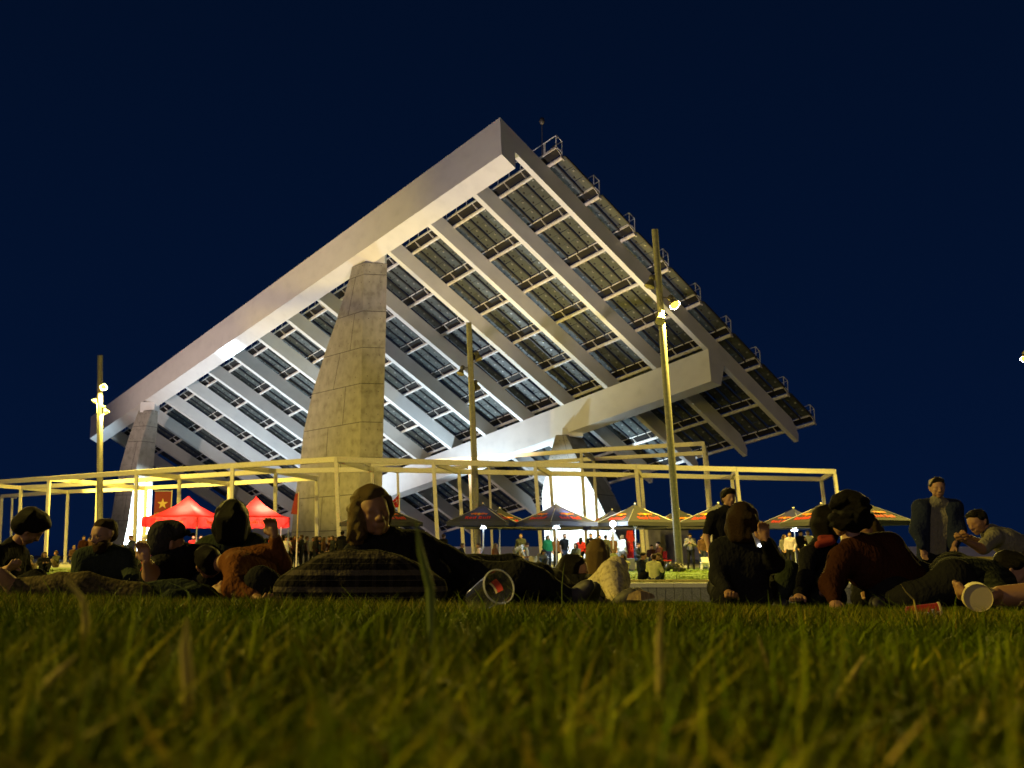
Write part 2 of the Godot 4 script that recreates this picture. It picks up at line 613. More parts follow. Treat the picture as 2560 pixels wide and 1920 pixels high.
func pose(kind: String) -> Dictionary:
	var V := func(x, y, z): return Vector3(x, y, z)
	var J := {}
	match kind:
		"stand":
			J = {head = V.call(0, 1.63, .03), shl = V.call(-.19, 1.42, 0), shr = V.call(.19, 1.42, 0), ell = V.call(-.25, 1.14, -.03), elr = V.call(.25, 1.14, -.02), wrl = V.call(-.24, .90, .08), wrr = V.call(.2, .93, .14),
				hipl = V.call(-.09, .92, 0), hipr = V.call(.09, .92, 0), knl = V.call(-.11, .5, .03), knr = V.call(.12, .5, .05), anl = V.call(-.12, .09, -.02), anr = V.call(.14, .09, .02)}
		"phone":
			J = {head = V.call(0, 1.61, .07), shl = V.call(-.2, 1.42, 0), shr = V.call(.2, 1.42, 0), ell = V.call(-.27, 1.14, .04), elr = V.call(.27, 1.14, .04), wrl = V.call(-.07, 1.24, .26), wrr = V.call(.07, 1.25, .27), fwd = Vector3(0, -.5, 1),
				hipl = V.call(-.09, .92, 0), hipr = V.call(.09, .92, 0), knl = V.call(-.12, .5, .03), knr = V.call(.12, .5, .03), anl = V.call(-.14, .09, -.02), anr = V.call(.14, .09, .0)}
		"drink":
			J = {head = V.call(0, 1.63, .03), shl = V.call(-.19, 1.42, 0), shr = V.call(.19, 1.42, 0), ell = V.call(-.25, 1.15, .0), elr = V.call(.27, 1.17, .06), wrl = V.call(-.2, .94, .12), wrr = V.call(.12, 1.32, .26), fwd = Vector3(.3, -.1, 1),
				hipl = V.call(-.09, .92, 0), hipr = V.call(.09, .92, 0), knl = V.call(-.11, .5, .05), knr = V.call(.12, .5, .02), anl = V.call(-.12, .09, .0), anr = V.call(.15, .09, -.03)}
		"sit":
			J = {head = V.call(0, .80, .06), shl = V.call(-.19, .58, -.02), shr = V.call(.19, .58, -.02), ell = V.call(-.27, .36, .1), elr = V.call(.27, .38, .12), wrl = V.call(-.13, .40, .32), wrr = V.call(.12, .42, .33), fwd = Vector3(.1, -.1, 1),
				hipl = V.call(-.1, .11, 0), hipr = V.call(.1, .11, 0), knl = V.call(-.2, .42, .42), knr = V.call(.2, .4, .42), anl = V.call(-.13, .08, .5), anr = V.call(.13, .08, .52)}
		"chair":
			J = {head = V.call(0, 1.17, .08), shl = V.call(-.19, .95, .02), shr = V.call(.19, .95, .02), ell = V.call(-.25, .7, .1), elr = V.call(.25, .7, .12), wrl = V.call(-.12, .64, .33), wrr = V.call(.1, .68, .34), fwd = Vector3(-.1, -.15, 1),
				hipl = V.call(-.1, .48, 0), hipr = V.call(.1, .48, 0), knl = V.call(-.13, .5, .43), knr = V.call(.13, .5, .43), anl = V.call(-.13, .09, .42), anr = V.call(.13, .09, .45)}
		"bend":
			J = {head = V.call(0, 1.2, .62), shl = V.call(-.19, 1.14, .42), shr = V.call(.19, 1.14, .42), ell = V.call(-.22, .86, .5), elr = V.call(.22, .86, .52), wrl = V.call(-.12, .66, .58), wrr = V.call(.12, .66, .6), fwd = Vector3(0, -.7, 1),
				hipl = V.call(-.1, .93, -.08), hipr = V.call(.1, .93, -.08), knl = V.call(-.12, .5, .0), knr = V.call(.12, .5, .0), anl = V.call(-.13, .09, -.03), anr = V.call(.13, .09, .0)}
		"crouch":
			J = {head = V.call(0, .86, .32), shl = V.call(-.19, .72, .16), shr = V.call(.19, .72, .16), ell = V.call(-.24, .46, .28), elr = V.call(.24, .46, .3), wrl = V.call(-.12, .24, .42), wrr = V.call(.12, .24, .44), fwd = Vector3(0, -.8, 1),
				hipl = V.call(-.1, .3, -.1), hipr = V.call(.1, .3, -.1), knl = V.call(-.18, .5, .27), knr = V.call(.18, .5, .27), anl = V.call(-.15, .09, .05), anr = V.call(.15, .09, .05)}
	return fill_pose(J)


var stock := {}
# people far off: the meshes of each pose are made once, every person has its own clothes, size and turn
func far_person(kind: String, px: float, d: float, turn: float, top: String, legs: String, hair: String, style: String, label: String, group := "", size := 1.0, sleeve := 1.95, lift := 0.0) -> Node3D:
	var key := "%s_%.2f" % [kind, sleeve]
	if not stock.has(key):
		var J := pose(kind)
		var bones := torso_bones(J, 0.0, 1.0) + arm_bones(J, 0.0, 1.0) + leg_bones(J, 0.0, 1.0) + foot_bones(J, .008)
		bones.append([J.neck, .058, J.head, .055])
		var bl := [blob(bones, .03, 55.0), blob(head_bones(J.head, J.fwd, J.up), .014, 90.0)]
		for h in ["l", "r"]:
			bl.append(blob(hand_bones(J["wr" + h], J["wr" + h] - J["el" + h], Vector3(0, -1, .3), .5), .009, 110.0))
		var lb := leg_bones(J, .016, 1.0) + foot_bones(J, .014)
		lb.append([J.hipl, .1, J.hipr, .1])
		stock[key] = [merged(bl), merged([blob(torso_bones(J, .018, 1.0) + arm_bones(J, .016, 1.0, sleeve), .028, 50.0)]), merged([blob(lb, .03, 50.0)])]
	var hk := kind + style
	if not stock.has(hk):
		stock[hk] = merged([blob(hair_bones(pose(kind), style), .018, 80.0)])
	var p := at(px, 1389.0, d)
	var o := thing("person", label, "person", Vector3(p.x, ground_y(p.z) + lift, p.z), group)
	o.rotation.y = turn
	o.scale = Vector3.ONE * size
	part("body", stock[key][0], M.skin, o)
	part("shirt", stock[key][1], M[top], o)
	part("trousers", stock[key][2], M[legs], o)
	part("hair", stock[hk], M[hair], o)
	return o


func _ready() -> void:
	rng.seed = 4711
	var cam := Camera3D.new()
	cam.name = "camera"
	cam.position = EYE
	cam.rotation = Vector3(PITCH, 0, 0)
	cam.near = 0.03
	cam.far = 6000.0
	var lens := CameraAttributesPhysical.new()
	lens.frustum_focal_length = 31.11
	lens.frustum_far = 6000.0
	lens.frustum_near = 0.03
	lens.frustum_focus_distance = 4.5
	lens.exposure_aperture = 9.0
	cam.attributes = lens
	cam.fov = 42.19
	add_child(cam)
	var env := Environment.new()
	env.background_mode = Environment.BG_SKY
	var sm := ProceduralSkyMaterial.new()
	sm.sky_top_color = Color8(2, 12, 31)
	sm.sky_horizon_color = Color8(4, 20, 50)
	sm.sky_curve = 0.35
	sm.ground_bottom_color = Color8(2, 4, 10)
	sm.ground_horizon_color = Color8(4, 12, 36)
	var sky := Sky.new()
	sky.sky_material = sm
	env.sky = sky
	env.tonemap_mode = Environment.TONE_MAPPER_LINEAR
	env.tonemap_exposure = 1.0
	env.sdfgi_enabled = true
	env.ssao_enabled = true
	env.ssil_enabled = true
	var we := WorldEnvironment.new()
	we.name = "environment"
	we.environment = env
	add_child(we)
	# the last of the dusk, from behind the camera
	var sun := DirectionalLight3D.new()
	sun.name = "dusk"
	sun.rotation_degrees = Vector3(-9, -22, 0)
	sun.light_color = Color(1.0, 0.89, 0.93)
	sun.light_energy = 0.06
	sun.light_angular_distance = 14.0
	sun.shadow_enabled = true
	sun.sky_mode = DirectionalLight3D.SKY_MODE_LIGHT_ONLY
	add_child(sun)

	make_materials()
	ground()
	solar_canopy()
	frames()
	lamps()
	umbrellas()
	tents()
	small_things()
	far_people()
	near_people()
	near_things()
	grass()


func make_materials() -> void:
	var grain := noise_tex(3, 0.03, [Color(.2, .2, .2), Color(.8, .8, .8)], [0.2, 0.8])
	M.paint = textured(mat(1, 1, 1, 0.55), noise_tex(5, 0.012, [lin(.60, .60, .60), lin(.67, .668, .662), lin(.70, .698, .69)], [0.1, 0.4, 0.8]), 0.07)
	M.concrete = textured(mat(1, 1, 1, 0.9), noise_tex(9, 0.016, [lin(.19, .18, .155), lin(.27, .26, .23), lin(.33, .315, .275)], [0.15, 0.45, 0.85], 512, 6), 0.10, grain, 0.5)
	M.concrete.uv1_scale = Vector3(.13, .09, .13)
	M.groove = mat(.07, .065, .06, .95)
	M.panel = mat(.062, .074, .072, .6)
	M.panel_b = mat(.055, .065, .062, .6)
	M.panel_c = mat(.066, .078, .075, .55)
	M.channel = mat(.03, .03, .028, .6)
	M.tube = textured(mat(1, 1, 1, 0.5), noise_tex(15, 0.02, [lin(.42, .34, .26), lin(.64, .63, .61), lin(.68, .67, .66)], [0.2, 0.42, 0.8]), 0.25)
	M.grate = mat(.007, .006, .005, .8)
	M.metalbox = mat(.26, .27, .26, .4, .3)
	M.steel_frame = textured(mat(1, 1, 1, 0.5), noise_tex(21, 0.03, [lin(.52, .48, .36), lin(.62, .58, .46), lin(.66, .62, .50)], [0.15, 0.5, 0.85]), 0.5)
	M.post = textured(mat(1, 1, 1, 0.55), noise_tex(25, 0.02, [lin(.14, .135, .12), lin(.22, .21, .18)], [0.25, 0.75]), 0.5)
	M.shade = mat(.10, .095, .085, .5, .3)
	M.sodium = glow(1.0, .74, .13, 1.5)
	M.dull_lens = mat(.42, .36, .18, .4)
	M.white_lens = glow(.92, .96, 1.0, 9.0)
	M.led = glow(.80, .88, 1.0, 12.0)
	M.canvas = mat(.030, .030, .035, .85)
	M.canvas.backlight_enabled = true
	M.canvas.backlight = lin(.010, .013, .04)
	M.logo_red = mat(.55, .035, .02, .6)
	M.logo_yellow = mat(.80, .46, .03, .6)
	M.logo_orange = mat(.68, .17, .02, .6)
	M.alu = mat(.62, .62, .63, .35, .6)
	M.tent = mat(.60, .02, .035, .75)
	M.tent.backlight_enabled = true
	M.tent.backlight = lin(.85, .055, .055)
	M.gold = mat(.62, .42, .10, .6)
	M.banner = mat(.20, .022, .016, .8)
	M.banner.backlight_enabled = true
	M.banner.backlight = lin(.08, .006, .005)
	M.red_counter = mat(.40, .03, .02, .6)
	M.cardboard = mat(.34, .24, .12, .85)
	M.white = mat(.75, .74, .70, .6)
	M.cream = mat(.66, .58, .36, .7)
	M.stone = textured(mat(1, 1, 1, 0.8), noise_tex(31, 0.05, [lin(.36, .36, .38), lin(.50, .50, .52)], [0.25, 0.75]), 0.9)
	M.board = textured(mat(1, 1, 1, 0.8), noise_tex(33, 0.04, [lin(.13, .14, .17), lin(.21, .22, .26)], [0.25, 0.75]), 0.8)
	M.kerb = mat(.50, .42, .16, .8)
	M.skin = mat(.33, .18, .11, .6)
	M.skin_tan = mat(.27, .135, .065, .6)
	M.eye = mat(.05, .035, .025, .15)
	M.glasses = mat(.03, .03, .035, .3)
	M.hair_dark = mat(.012, .010, .009, .55)
	M.hair_brown = mat(.045, .024, .012, .6)
	M.hair_blond = mat(.20, .13, .05, .6)
	M.hair_wavy = mat(.15, .10, .038, .6)
	M.hair_fair = mat(.085, .055, .022, .6)
	M.shirt_black = mat(.012, .012, .013, .9)
	M.shirt_char = mat(.03, .03, .03, .9)
	M.shirt_olive = mat(.06, .062, .035, .9)
	M.shirt_green = mat(.02, .16, .06, .9)
	M.shirt_moss = mat(.025, .032, .022, .9)
	M.shirt_rust = mat(.12, .045, .015, .9)
	M.shirt_maroon = mat(.036, .013, .007, .9)
	M.shirt_red = mat(.40, .03, .03, .9)
	M.shirt_white = mat(.62, .60, .56, .9)
	M.shirt_dim = mat(.19, .175, .13, .9)
	M.shirt_lilac = mat(.45, .38, .45, .9)
	M.shirt_lemon = mat(.58, .58, .26, .9)
	M.shirt_grey = mat(.16, .15, .14, .9)
	M.shirt_tan = mat(.28, .20, .10, .9)
	M.shirt_brown = mat(.10, .055, .03, .9)
	M.shirt_navy = mat(.02, .026, .05, .9)
	M.denim = mat(.035, .045, .075, .9)
	M.black_cloth = mat(.014, .014, .014, .9)
	M.khaki = mat(.17, .13, .075, .9)
	M.cream_cloth = textured(mat(1, 1, 1, .9), noise_tex(41, 0.03, [lin(.20, .16, .10), lin(.50, .43, .27), lin(.56, .48, .31)], [0.2, 0.38, 0.8]), 1.6)
	M.olive_cloth = textured(mat(1, 1, 1, .9), noise_tex(43, 0.03, [lin(.035, .03, .015), lin(.11, .085, .045)], [0.3, 0.7]), 2.2)
	M.stripe_cloth = textured(mat(1, 1, 1, .9), stripes(), 3.0)
	M.shoe = mat(.05, .045, .04, .6)
	M.collar = mat(.22, .02, .01, .9)
	M.plaid = textured(mat(1, 1, 1, .95), plaid(), 3.2)
	var turf := noise_tex(51, 0.05, [lin(.014, .016, .002), lin(.046, .066, .004), lin(.088, .11, .008)], [0.2, 0.5, 0.85])
	M.soil = textured(mat(1, 1, 1, .95), turf, 3.0)
	M.turf = textured(mat(1, 1, 1, .95), noise_tex(53, 0.06, [lin(.05, .085, .010), lin(.10, .16, .018), lin(.14, .20, .03)], [0.2, 0.5, 0.85]), 1.2)
	M.plaza = textured(mat(1, 1, 1, .85), noise_tex(55, 0.03, [lin(.16, .155, .145), lin(.24, .235, .22)], [0.25, 0.75]), 0.2)
	M.sea = mat(.004, .008, .02, .2)
	M.blade = mat(1, 1, 1, .6)
	M.blade.metallic_specular = .12
	M.blade.vertex_color_use_as_albedo = true
	M.blade.backlight_enabled = true
	M.blade.backlight = lin(.06, .075, .004)
	M.straw = mat(.50, .40, .08, .8)
	M.green_stalk = mat(.12, .17, .02, .7)
	M.clear_rim = mat(.95, .95, .95, .1)
	M.clear_rim.transparency = BaseMaterial3D.TRANSPARENCY_ALPHA
	M.clear_rim.albedo_color.a = 0.3
	M.clear = mat(.9, .9, .9, .02)
	M.clear.transparency = BaseMaterial3D.TRANSPARENCY_ALPHA
	M.clear.albedo_color.a = 0.02
	M.cup_red = mat(.24, .012, .016, .4)
	M.label_red = mat(.55, .03, .04, .4)
	M.cup_cream = mat(.62, .50, .30, .5)
	M.paper = mat(.42, .35, .19, .7)
	M.bag = mat(.012, .012, .012, .22)
	M.van_yellow = mat(.50, .40, .08, .6)
	M.dark_green = mat(.02, .06, .03, .35)
	var folds := noise_tex(61, 0.02, [Color(0, 0, 0), Color(1, 1, 1)], [0.15, 0.85], 512, 4)
	var strands := noise_tex(63, 0.06, [Color(0, 0, 0), Color(1, 1, 1)], [0.2, 0.8], 512, 3)
	for k in M:
		var m: StandardMaterial3D = M[k]
		if k.begins_with("shirt") or k in ["denim", "black_cloth", "khaki", "cream_cloth", "olive_cloth", "stripe_cloth", "plaid"]:
			m.heightmap_enabled = true
			m.heightmap_texture = folds
			m.metallic_specular = .12
			m.heightmap_scale = 1.1
			if k in ["plaid", "cream_cloth", "olive_cloth"]:
				m.heightmap_scale = .8
			if not m.uv1_triplanar:
				m.uv1_triplanar = true
				m.uv1_scale = Vector3(2.2, 1.3, 2.2)
		elif k.begins_with("hair"):
			m.heightmap_enabled = true
			m.heightmap_texture = strands
			m.metallic_specular = .2
			m.heightmap_scale = 1.6
			m.uv1_triplanar = true
			m.uv1_scale = Vector3(9, 1.6, 9)


func plaid() -> ImageTexture:
	var im := Image.create(256, 256, false, Image.FORMAT_RGB8)
	for y in 256:
		for x in 256:
			var c := Color(.012, .011, .010)
			var u := x % 64
			var w := y % 64
			if u > 40 and u < 56: c += Color(.05, .043, .028) * .3
			if w > 36 and w < 58: c += Color(.10, .083, .055) * .8
			if w > 10 and w < 14: c += Color(.08, .07, .05) * .6
			if u > 14 and u < 17: c += Color(.05, .045, .03) * .2
			if (x + y) % 4 < 2: c *= .8
			im.set_pixel(x, y, c.linear_to_srgb())
	return ImageTexture.create_from_image(im)


func stripes() -> ImageTexture:
	var im := Image.create(128, 128, false, Image.FORMAT_RGB8)
	for y in 128:
		for x in 128:
			var c := Color(.014, .017, .012) if (y / 8) % 2 == 0 else Color(.032, .036, .022)
			im.set_pixel(x, y, c.linear_to_srgb())
	return ImageTexture.create_from_image(im)


func sheet(rows: Array, xs: Array, height: Callable) -> ArrayMesh:
	var b := MB.new()
	for i in rows.size() - 1:
		for j in xs.size() - 1:
			var p := []
			var nn := []
			for q in [[i, j], [i, j + 1], [i + 1, j + 1], [i + 1, j]]:
				var x: float = xs[q[1]]
				var z: float = rows[q[0]]
				p.append(Vector3(x, height.call(x, z), z))
				nn.append(Vector3(height.call(x - .1, z) - height.call(x + .1, z), .2, height.call(x, z - .1) - height.call(x, z + .1)).normalized())
			b.tri(p[0], p[1], p[2], nn[0], nn[1], nn[2])
			b.tri(p[0], p[2], p[3], nn[0], nn[2], nn[3])
	return b.done()


func ground() -> void:
	var xs := []
	for i in 81:
		xs.append(signf(i - 40.0) * pow(absf(i - 40.0) / 40.0, 1.8) * 60.0)
	var zs := []
	for i in 60:
		zs.append(8.0 if i == 0 else (1.0 if i == 1 else -33.0 * pow((i - 1) / 58.0, 1.5)))
	setting("lawn", sheet(zs, xs, func(x, z): return lawn_y(x, z) + .012 * sin(x * 3.1 + z * 1.7) * sin(z * 2.3 - x)), M.soil)
	var px := [-4000, -400, -80, -40, -20, 0, 20, 40, 80, 400, 4000]
	setting("plaza_ground", sheet([-33.2, -38, -42, -45, -48, -52, -58, -80, -120, -400, -5000], px, func(_x, z): return ground_y(z)), M.plaza)
	setting("upper_lawn_ground", sheet([-33.55, -36, -38, -40, -42, -44, -46, -48, -50, -52, -57], [-60, -30, -10, 0, 10, 30, 60], func(_x, z): return ground_y(z) + .012), M.turf)
	# the low wall that holds the upper lawn: boards below, stone coping above
	var wall := thing("retaining_wall", "long low wall of dark upright boards under pale stone coping beyond the lawn", "wall", Vector3(0, 0, -33))
	var core := MB.new()
	core.cube(Vector3(0, -1.05, -.12), Vector3(116, 1.75, .16))
	part("wall_core", core.done(), M.groove, wall)
	var slab := MB.new()
	slab.bar(Vector3(-.742, -.0735, -.14), Vector3(.742, -.0735, -.14), .42, .147, Vector3.UP, .012)
	var slab_m := slab.done()
	for i in range(-20, 21):
		part("coping_stone", slab_m, M.stone, wall).position.x = i * 1.5
	var bd := MB.new()
	bd.bar(Vector3(0, -1.6, -.01), Vector3(0, -.152, -.01), .27, .05, Vector3.BACK, .006)
	var bd_m := bd.done()
	var rest := MB.new()
	for i in range(-100, 101):
		if absi(i) <= 60:
			part("board", bd_m, M.board, wall).position = Vector3(i * .285, 0, rng.randf_range(-.006, .006))
		else:
			rest.bar(Vector3(i * .285, -1.9, -.01), Vector3(i * .285, -.152, -.01), .27, .05, Vector3.BACK)
	part("board_row", rest.done(), M.board, wall).set_meta("kind", "stuff")
	var edge := MB.new()
	edge.bar(Vector3(-58, .04, -33.95), Vector3(58, .04, -33.95), .12, .09)
	setting("lawn_kerb", edge.done(), M.kerb)
	var far := MB.new()
	far.cube(Vector3(60, 1.29, -172), Vector3(170, 2.2, .8))
	solo("parapet_wall", far.done(), M.stone, "low pale parapet wall far off behind the umbrellas", "wall")


# ---------------------------------------------------------------- the solar canopy
const CA := Vector3(-1.149, 42.104, -89.295)
const CU := Vector3(-72.029, -17.461, -82.176)
const CV := Vector3(35.0, -25.784, -28.159)
const CD := Vector3(0.162, -3.822, 0.232)


func Q(a: float, b: float, c: float) -> Vector3:
	return CA + CU * a + CV * b + CD * c


func pillar(root: Node3D, lv: Array, lab: String) -> void:
	# lv: [y, corner x, z, left x, z, right x, z] from the top down
	var p := Node3D.new()
	p.name = numbered("pillar")
	p.set_meta("label", lab)
	root.add_child(p, true)
	var inner := MB.new()
	for i in lv.size() - 1:
		var lo := []
		var hi := []
		var ilo := []
		var ihi := []
		for k in [i + 1, i]:
			var q: Array = lv[k]
			var y: float = q[0] + (.04 if k == i + 1 else -.04)
			var c := Vector3(q[1], y, q[2])
			var l := Vector3(q[3], y, q[4])
			var r := Vector3(q[5], y, q[6])
			var quad := [c, r, r + l - c, l]
			var m: Vector3 = (quad[0] + quad[2]) / 2.0
			var inn := quad.map(func(v): return m + (v - m) * (1.0 - .07 / maxf(v.distance_to(m), .5)) + Vector3(0, -.05 if k == i + 1 else .05, 0))
			if k == i:
				hi = quad
				ihi = inn
			else:
				lo = quad
				ilo = inn
		var b := MB.new()
		b.prism(lo, hi)
		part("concrete_lift", b.done(), M.concrete, p)
		inner.prism(ilo, ihi)
		var wd: float = lo[0].distance_to(lo[3])
		if wd > 3.0:
			for u in [.30 + .25 * (i % 2)]:
				inner.bar(lo[0].lerp(lo[3], u) + (lo[0] - lo[1]).normalized() * .0, hi[0].lerp(hi[3], u), .05, .05)
		# tie holes
		for s in [[0, 1], [0, 3]]:
			var a0: Vector3 = lo[s[0]]
			var a1: Vector3 = lo[s[1]]
			var b0: Vector3 = hi[s[0]]
			var b1: Vector3 = hi[s[1]]
			var nn: int = 2 if s[1] == 1 else 4
			var nr := (a1 - a0).cross(b0 - a0).normalized()
			if nr.dot(a0 - (lo[0] + lo[2]) / 2.0) < 0:
				nr = -nr
			for u in nn:
				for w in 2:
					var o := a0.lerp(a1, (u + .5) / nn).lerp(b0.lerp(b1, (u + .5) / nn), .2 + .6 * w)
					inner.tube(o - nr * .02, o + nr * .006, .055, .055, 6)
	part("joint_core", inner.done(), M.groove, p).set_meta("kind", "stuff")


func solar_canopy() -> void:
	var t := thing("solar_canopy", "huge tilted white steel canopy of solar panels on leaning concrete pillars", "solar canopy")
	var gw := 0.0379
	var hr := 0.554
	var v1 := 0.6463
	# girders
	var b := MB.new()
	var L := 1.0
	b.prism([Q(0, 0, 0), Q(0, gw, 0), Q(0, gw, 1), Q(0, 0, 1)], [Q(L, 0, 0), Q(L, gw, 0), Q(L, gw, 1), Q(L, 0, 1)])
	part("upper_girder", b.done(), M.paint, t)
	b = MB.new()
	var sec := [[v1, hr + .002], [v1, hr + .963], [.684, 1.24 + .10], [.706, hr + .002]]
	b.prism(sec.map(func(s): return Q(-.0005, s[0], s[1])), sec.map(func(s): return Q(.97, s[0], s[1])))
	part("lower_girder", b.done(), M.paint, t)
	# ribs run down the slope
	for k in 15:
		var a := k * .0704 - (.003 if k > 0 else 0.0)
		if k == 14:
			a = .983
		var br := .00545
		var e := 1.0
		for i in 40:
			if Q(a, e, hr).y > .8:
				break
			e -= .02
		b = MB.new()
		var cut := [[gw, 0.0], [e - .022, 0.0], [e + .004, .30], [e, hr], [gw, hr]]
		b.prism(cut.map(func(s): return Q(a, s[0], s[1])), cut.map(func(s): return Q(a + br, s[0], s[1])))
		part("rib", b.done(), M.paint, t)
	# rows: tube, walkway, handrail, panels
	var ul := CU.normalized()
	var vl := CV.normalized()
	var dl := CD.normalized()
	var flat := ul.cross(Vector3.UP).normalized()
	if flat.dot(vl) > 0:
		flat = -flat
	var stuff := MB.new()
	var chan := MB.new()
	var boxes := MB.new()
	var npan := 0
	var unit := MB.new()
	var mods := []
	for i in 9:
		var bb := .1375 + i * .1103
		var a0 := -.0175
		var a1 := 1.0
		for k in 60:
			if Q(a1, bb, 0).y > 1.6:
				break
			a1 -= .02
		b = MB.new()
		b.tube(Q(a0, bb, -.06), Q(a1, bb, -.06), .2, .2, 12)
		part("support_tube", b.done(), M.tube, t)
		# walkway uphill of the tube
		b = MB.new()
		var w0 := Q(a0, bb, -.06) - vl * .05 - dl * .30
		var w1 := Q(a1, bb, -.06) - vl * .05 - dl * .30
		var side := -vl * .86
		b.prism([w0, w0 + side, w0 + side - dl * .05, w0 - dl * .05], [w1, w1 + side, w1 + side - dl * .05, w1 - dl * .05])
		var walk := part("walkway", b.done(), M.grate, t)
		b = MB.new()
		b.bar(w0 + side * 1.03, w1 + side * 1.03, .10, .10, dl)
		var n := int((a1 - a0) / .0235)
		for k in n + 1:
			var f := float(k) / n
			var p := w0.lerp(w1, f)
			b.prism([p + side + dl * .06, p + side + dl * .0, p + side + ul * .05, p + side + dl * .06 + ul * .05], [p - dl * -.3 + vl * .12, p + vl * .12, p + vl * .12 + ul * .05, p + dl * .3 + vl * .12 + ul * .05])
		part("edge_beam", b.done(), M.tube, walk)
		# end bracket and cage at the near end
		b = MB.new()
		b.prism([w0, w0 + side * .5, w0 + vl * .3 + dl * .45, w0 + vl * .42 + dl * .3], [w0 + ul * .08, w0 + side * .5 + ul * .08, w0 + vl * .3 + dl * .45 + ul * .08, w0 + vl * .42 + dl * .3 + ul * .08])
		part("end_bracket", b.done(), M.tube, walk)
		b = MB.new()
		var up := Vector3(0, 1.3, 0)
		var q0 := w0 + side
		var cage := 1.6
		for pr in [w0, q0, w0 + ul * cage, q0 + ul * cage]:
			b.bar(pr, pr + up, 0.075, 0.075, ul)
		for h in [up, up * .12]:
			b.bar(w0 + h, q0 + h, 0.075, 0.075)
			b.bar(q0 + h, q0 + ul * cage + h, 0.07, 0.07)
		b.bar(w0 + up * .98, w0 + ul * cage + up * .98, 0.07, 0.07)
		if i == 0:
			var m := 64
			for k in m:
				var p := q0.lerp(w1 + side, (k + 1.0) / m)
				b.bar(p, p + up, .045, .045, ul)
			b.bar(q0 + up, w1 + side + up, .05, .05)
			b.bar(q0 + up * .12, w1 + side + up * .12, .04, .04)
		part("handrail", b.done(), M.paint, walk)
		if i == 8:
			break
		# panels of this row
		var b0 := bb + .006
		var b1 := bb + .1103 - .0186
		var ns := 74
		for s in ns:
			var sa := -.0185 + s * (1.0185 / ns)
			var sb := sa + 1.0185 / ns
			if sa > a1 - .02 or Q(sa, b1, 0).y < 2.0:
				continue
			chan.bar(Q(sa, b0, -.13), Q(sa, b1, -.13), .16, .16, dl)
			for j in 3:
				mods.append([sa + .0011, sb - .0011, lerpf(b0, b1, j / 3.0) + .0005, lerpf(b0, b1, (j + 1) / 3.0) - .0005, i])
	mods.sort_custom(func(x, y): return EYE.distance_to(Q(x[0], x[2], 0)) < EYE.distance_to(Q(y[0], y[2], 0)))
	var looks := [M.panel, M.panel_b, M.panel_c, M.panel]
	for m in mods:
		var tilt := rng.randf_range(-.012, .012)
		var c0 := -.17
		b = MB.new() if npan < 300 else stuff
		b.prism([Q(m[0], m[2], c0), Q(m[1], m[2], c0 + tilt), Q(m[1], m[3], c0 + tilt), Q(m[0], m[3], c0)], [Q(m[0], m[2], c0 - .012), Q(m[1], m[2], c0 - .012 + tilt), Q(m[1], m[3], c0 - .012 + tilt), Q(m[0], m[3], c0 - .012)])
		if npan < 300:
			part("solar_panel", b.done(), looks[rng.randi() % 4], t)
		npan += 1
		var o := Q(lerpf(m[0], m[1], .3), lerpf(m[2], m[3], .22), c0 + .018)
		boxes.box(o, ul * .11, vl * .08, dl * .05)
		o = Q(lerpf(m[0], m[1], .75), lerpf(m[2], m[3], .7), c0 + .018)
		chan.box(o, ul * .08, vl * .07, dl * .05)
	part("far_solar_panels", stuff.done(), M.panel, t).set_meta("kind", "stuff")
	part("panel_channels", chan.done(), M.channel, t).set_meta("kind", "stuff")
	part("junction_boxes", boxes.done(), M.metalbox, t).set_meta("kind", "stuff")
	# beacon mast at the top walkway
	b = MB.new()
	var ms := Q(.0, .118, -.1)
	b.tube(ms, ms + Vector3(0, 3.6, 0), .05, .04, 6)
	b.ball(ms + Vector3(0, 3.8, 0), .28, Vector3(1, 1.5, 1), 8)
	b.ball(ms + Vector3(1.2, 1.0, 0), .25, Vector3.ONE, 8)
	part("warning_lamp_mast", b.done(), M.shade, t)
	# pillars and their bearing blocks
	pillar(t, [[33.4, -16.65, -108.05, -18.28, -109.84, -14.10, -108.43], [32.03, -16.65, -108.05, -18.63, -110.23, -14.10, -108.43], [27.79, -16.64, -108.05, -20.23, -111.99, -14.08, -108.44],
		[23.64, -16.62, -108.05, -22.0, -113.97, -14.08, -108.43], [19.59, -16.60, -108.05, -23.53, -115.64, -14.10, -108.43], [15.3, -16.57, -108.05, -24.62, -116.88, -14.11, -108.42],
		[11.43, -16.54, -108.05, -25.01, -117.37, -14.12, -108.41], [7.44, -16.51, -108.05, -25.63, -118.08, -14.10, -108.41], [3.6, -16.48, -108.05, -25.97, -118.47, -14.08, -108.41], [-.1, -16.45, -108.05, -26.34, -118.93, -14.06, -108.41]], "tall grey concrete pillar in the middle")
	pillar(t, [[23.07, -55.69, -152.45, -58.05, -153.16, -55.19, -153.6], [20.6, -56.4, -152.45, -58.8, -153.18, -55.4, -154.4], [18.23, -56.99, -152.45, -59.49, -153.20, -55.63, -154.62], [13.79, -57.56, -152.45, -60.45, -153.31, -55.89, -155.13],
		[10.0, -57.9, -152.45, -60.9, -153.33, -55.98, -155.5], [6.09, -58.22, -152.45, -61.26, -153.36, -56.06, -155.91], [2.49, -58.71, -152.45, -61.74, -153.35, -56.26, -156.38], [-.1, -59.09, -152.45, -61.97, -153.31, -56.41, -156.73]], "concrete pillar at the far left")
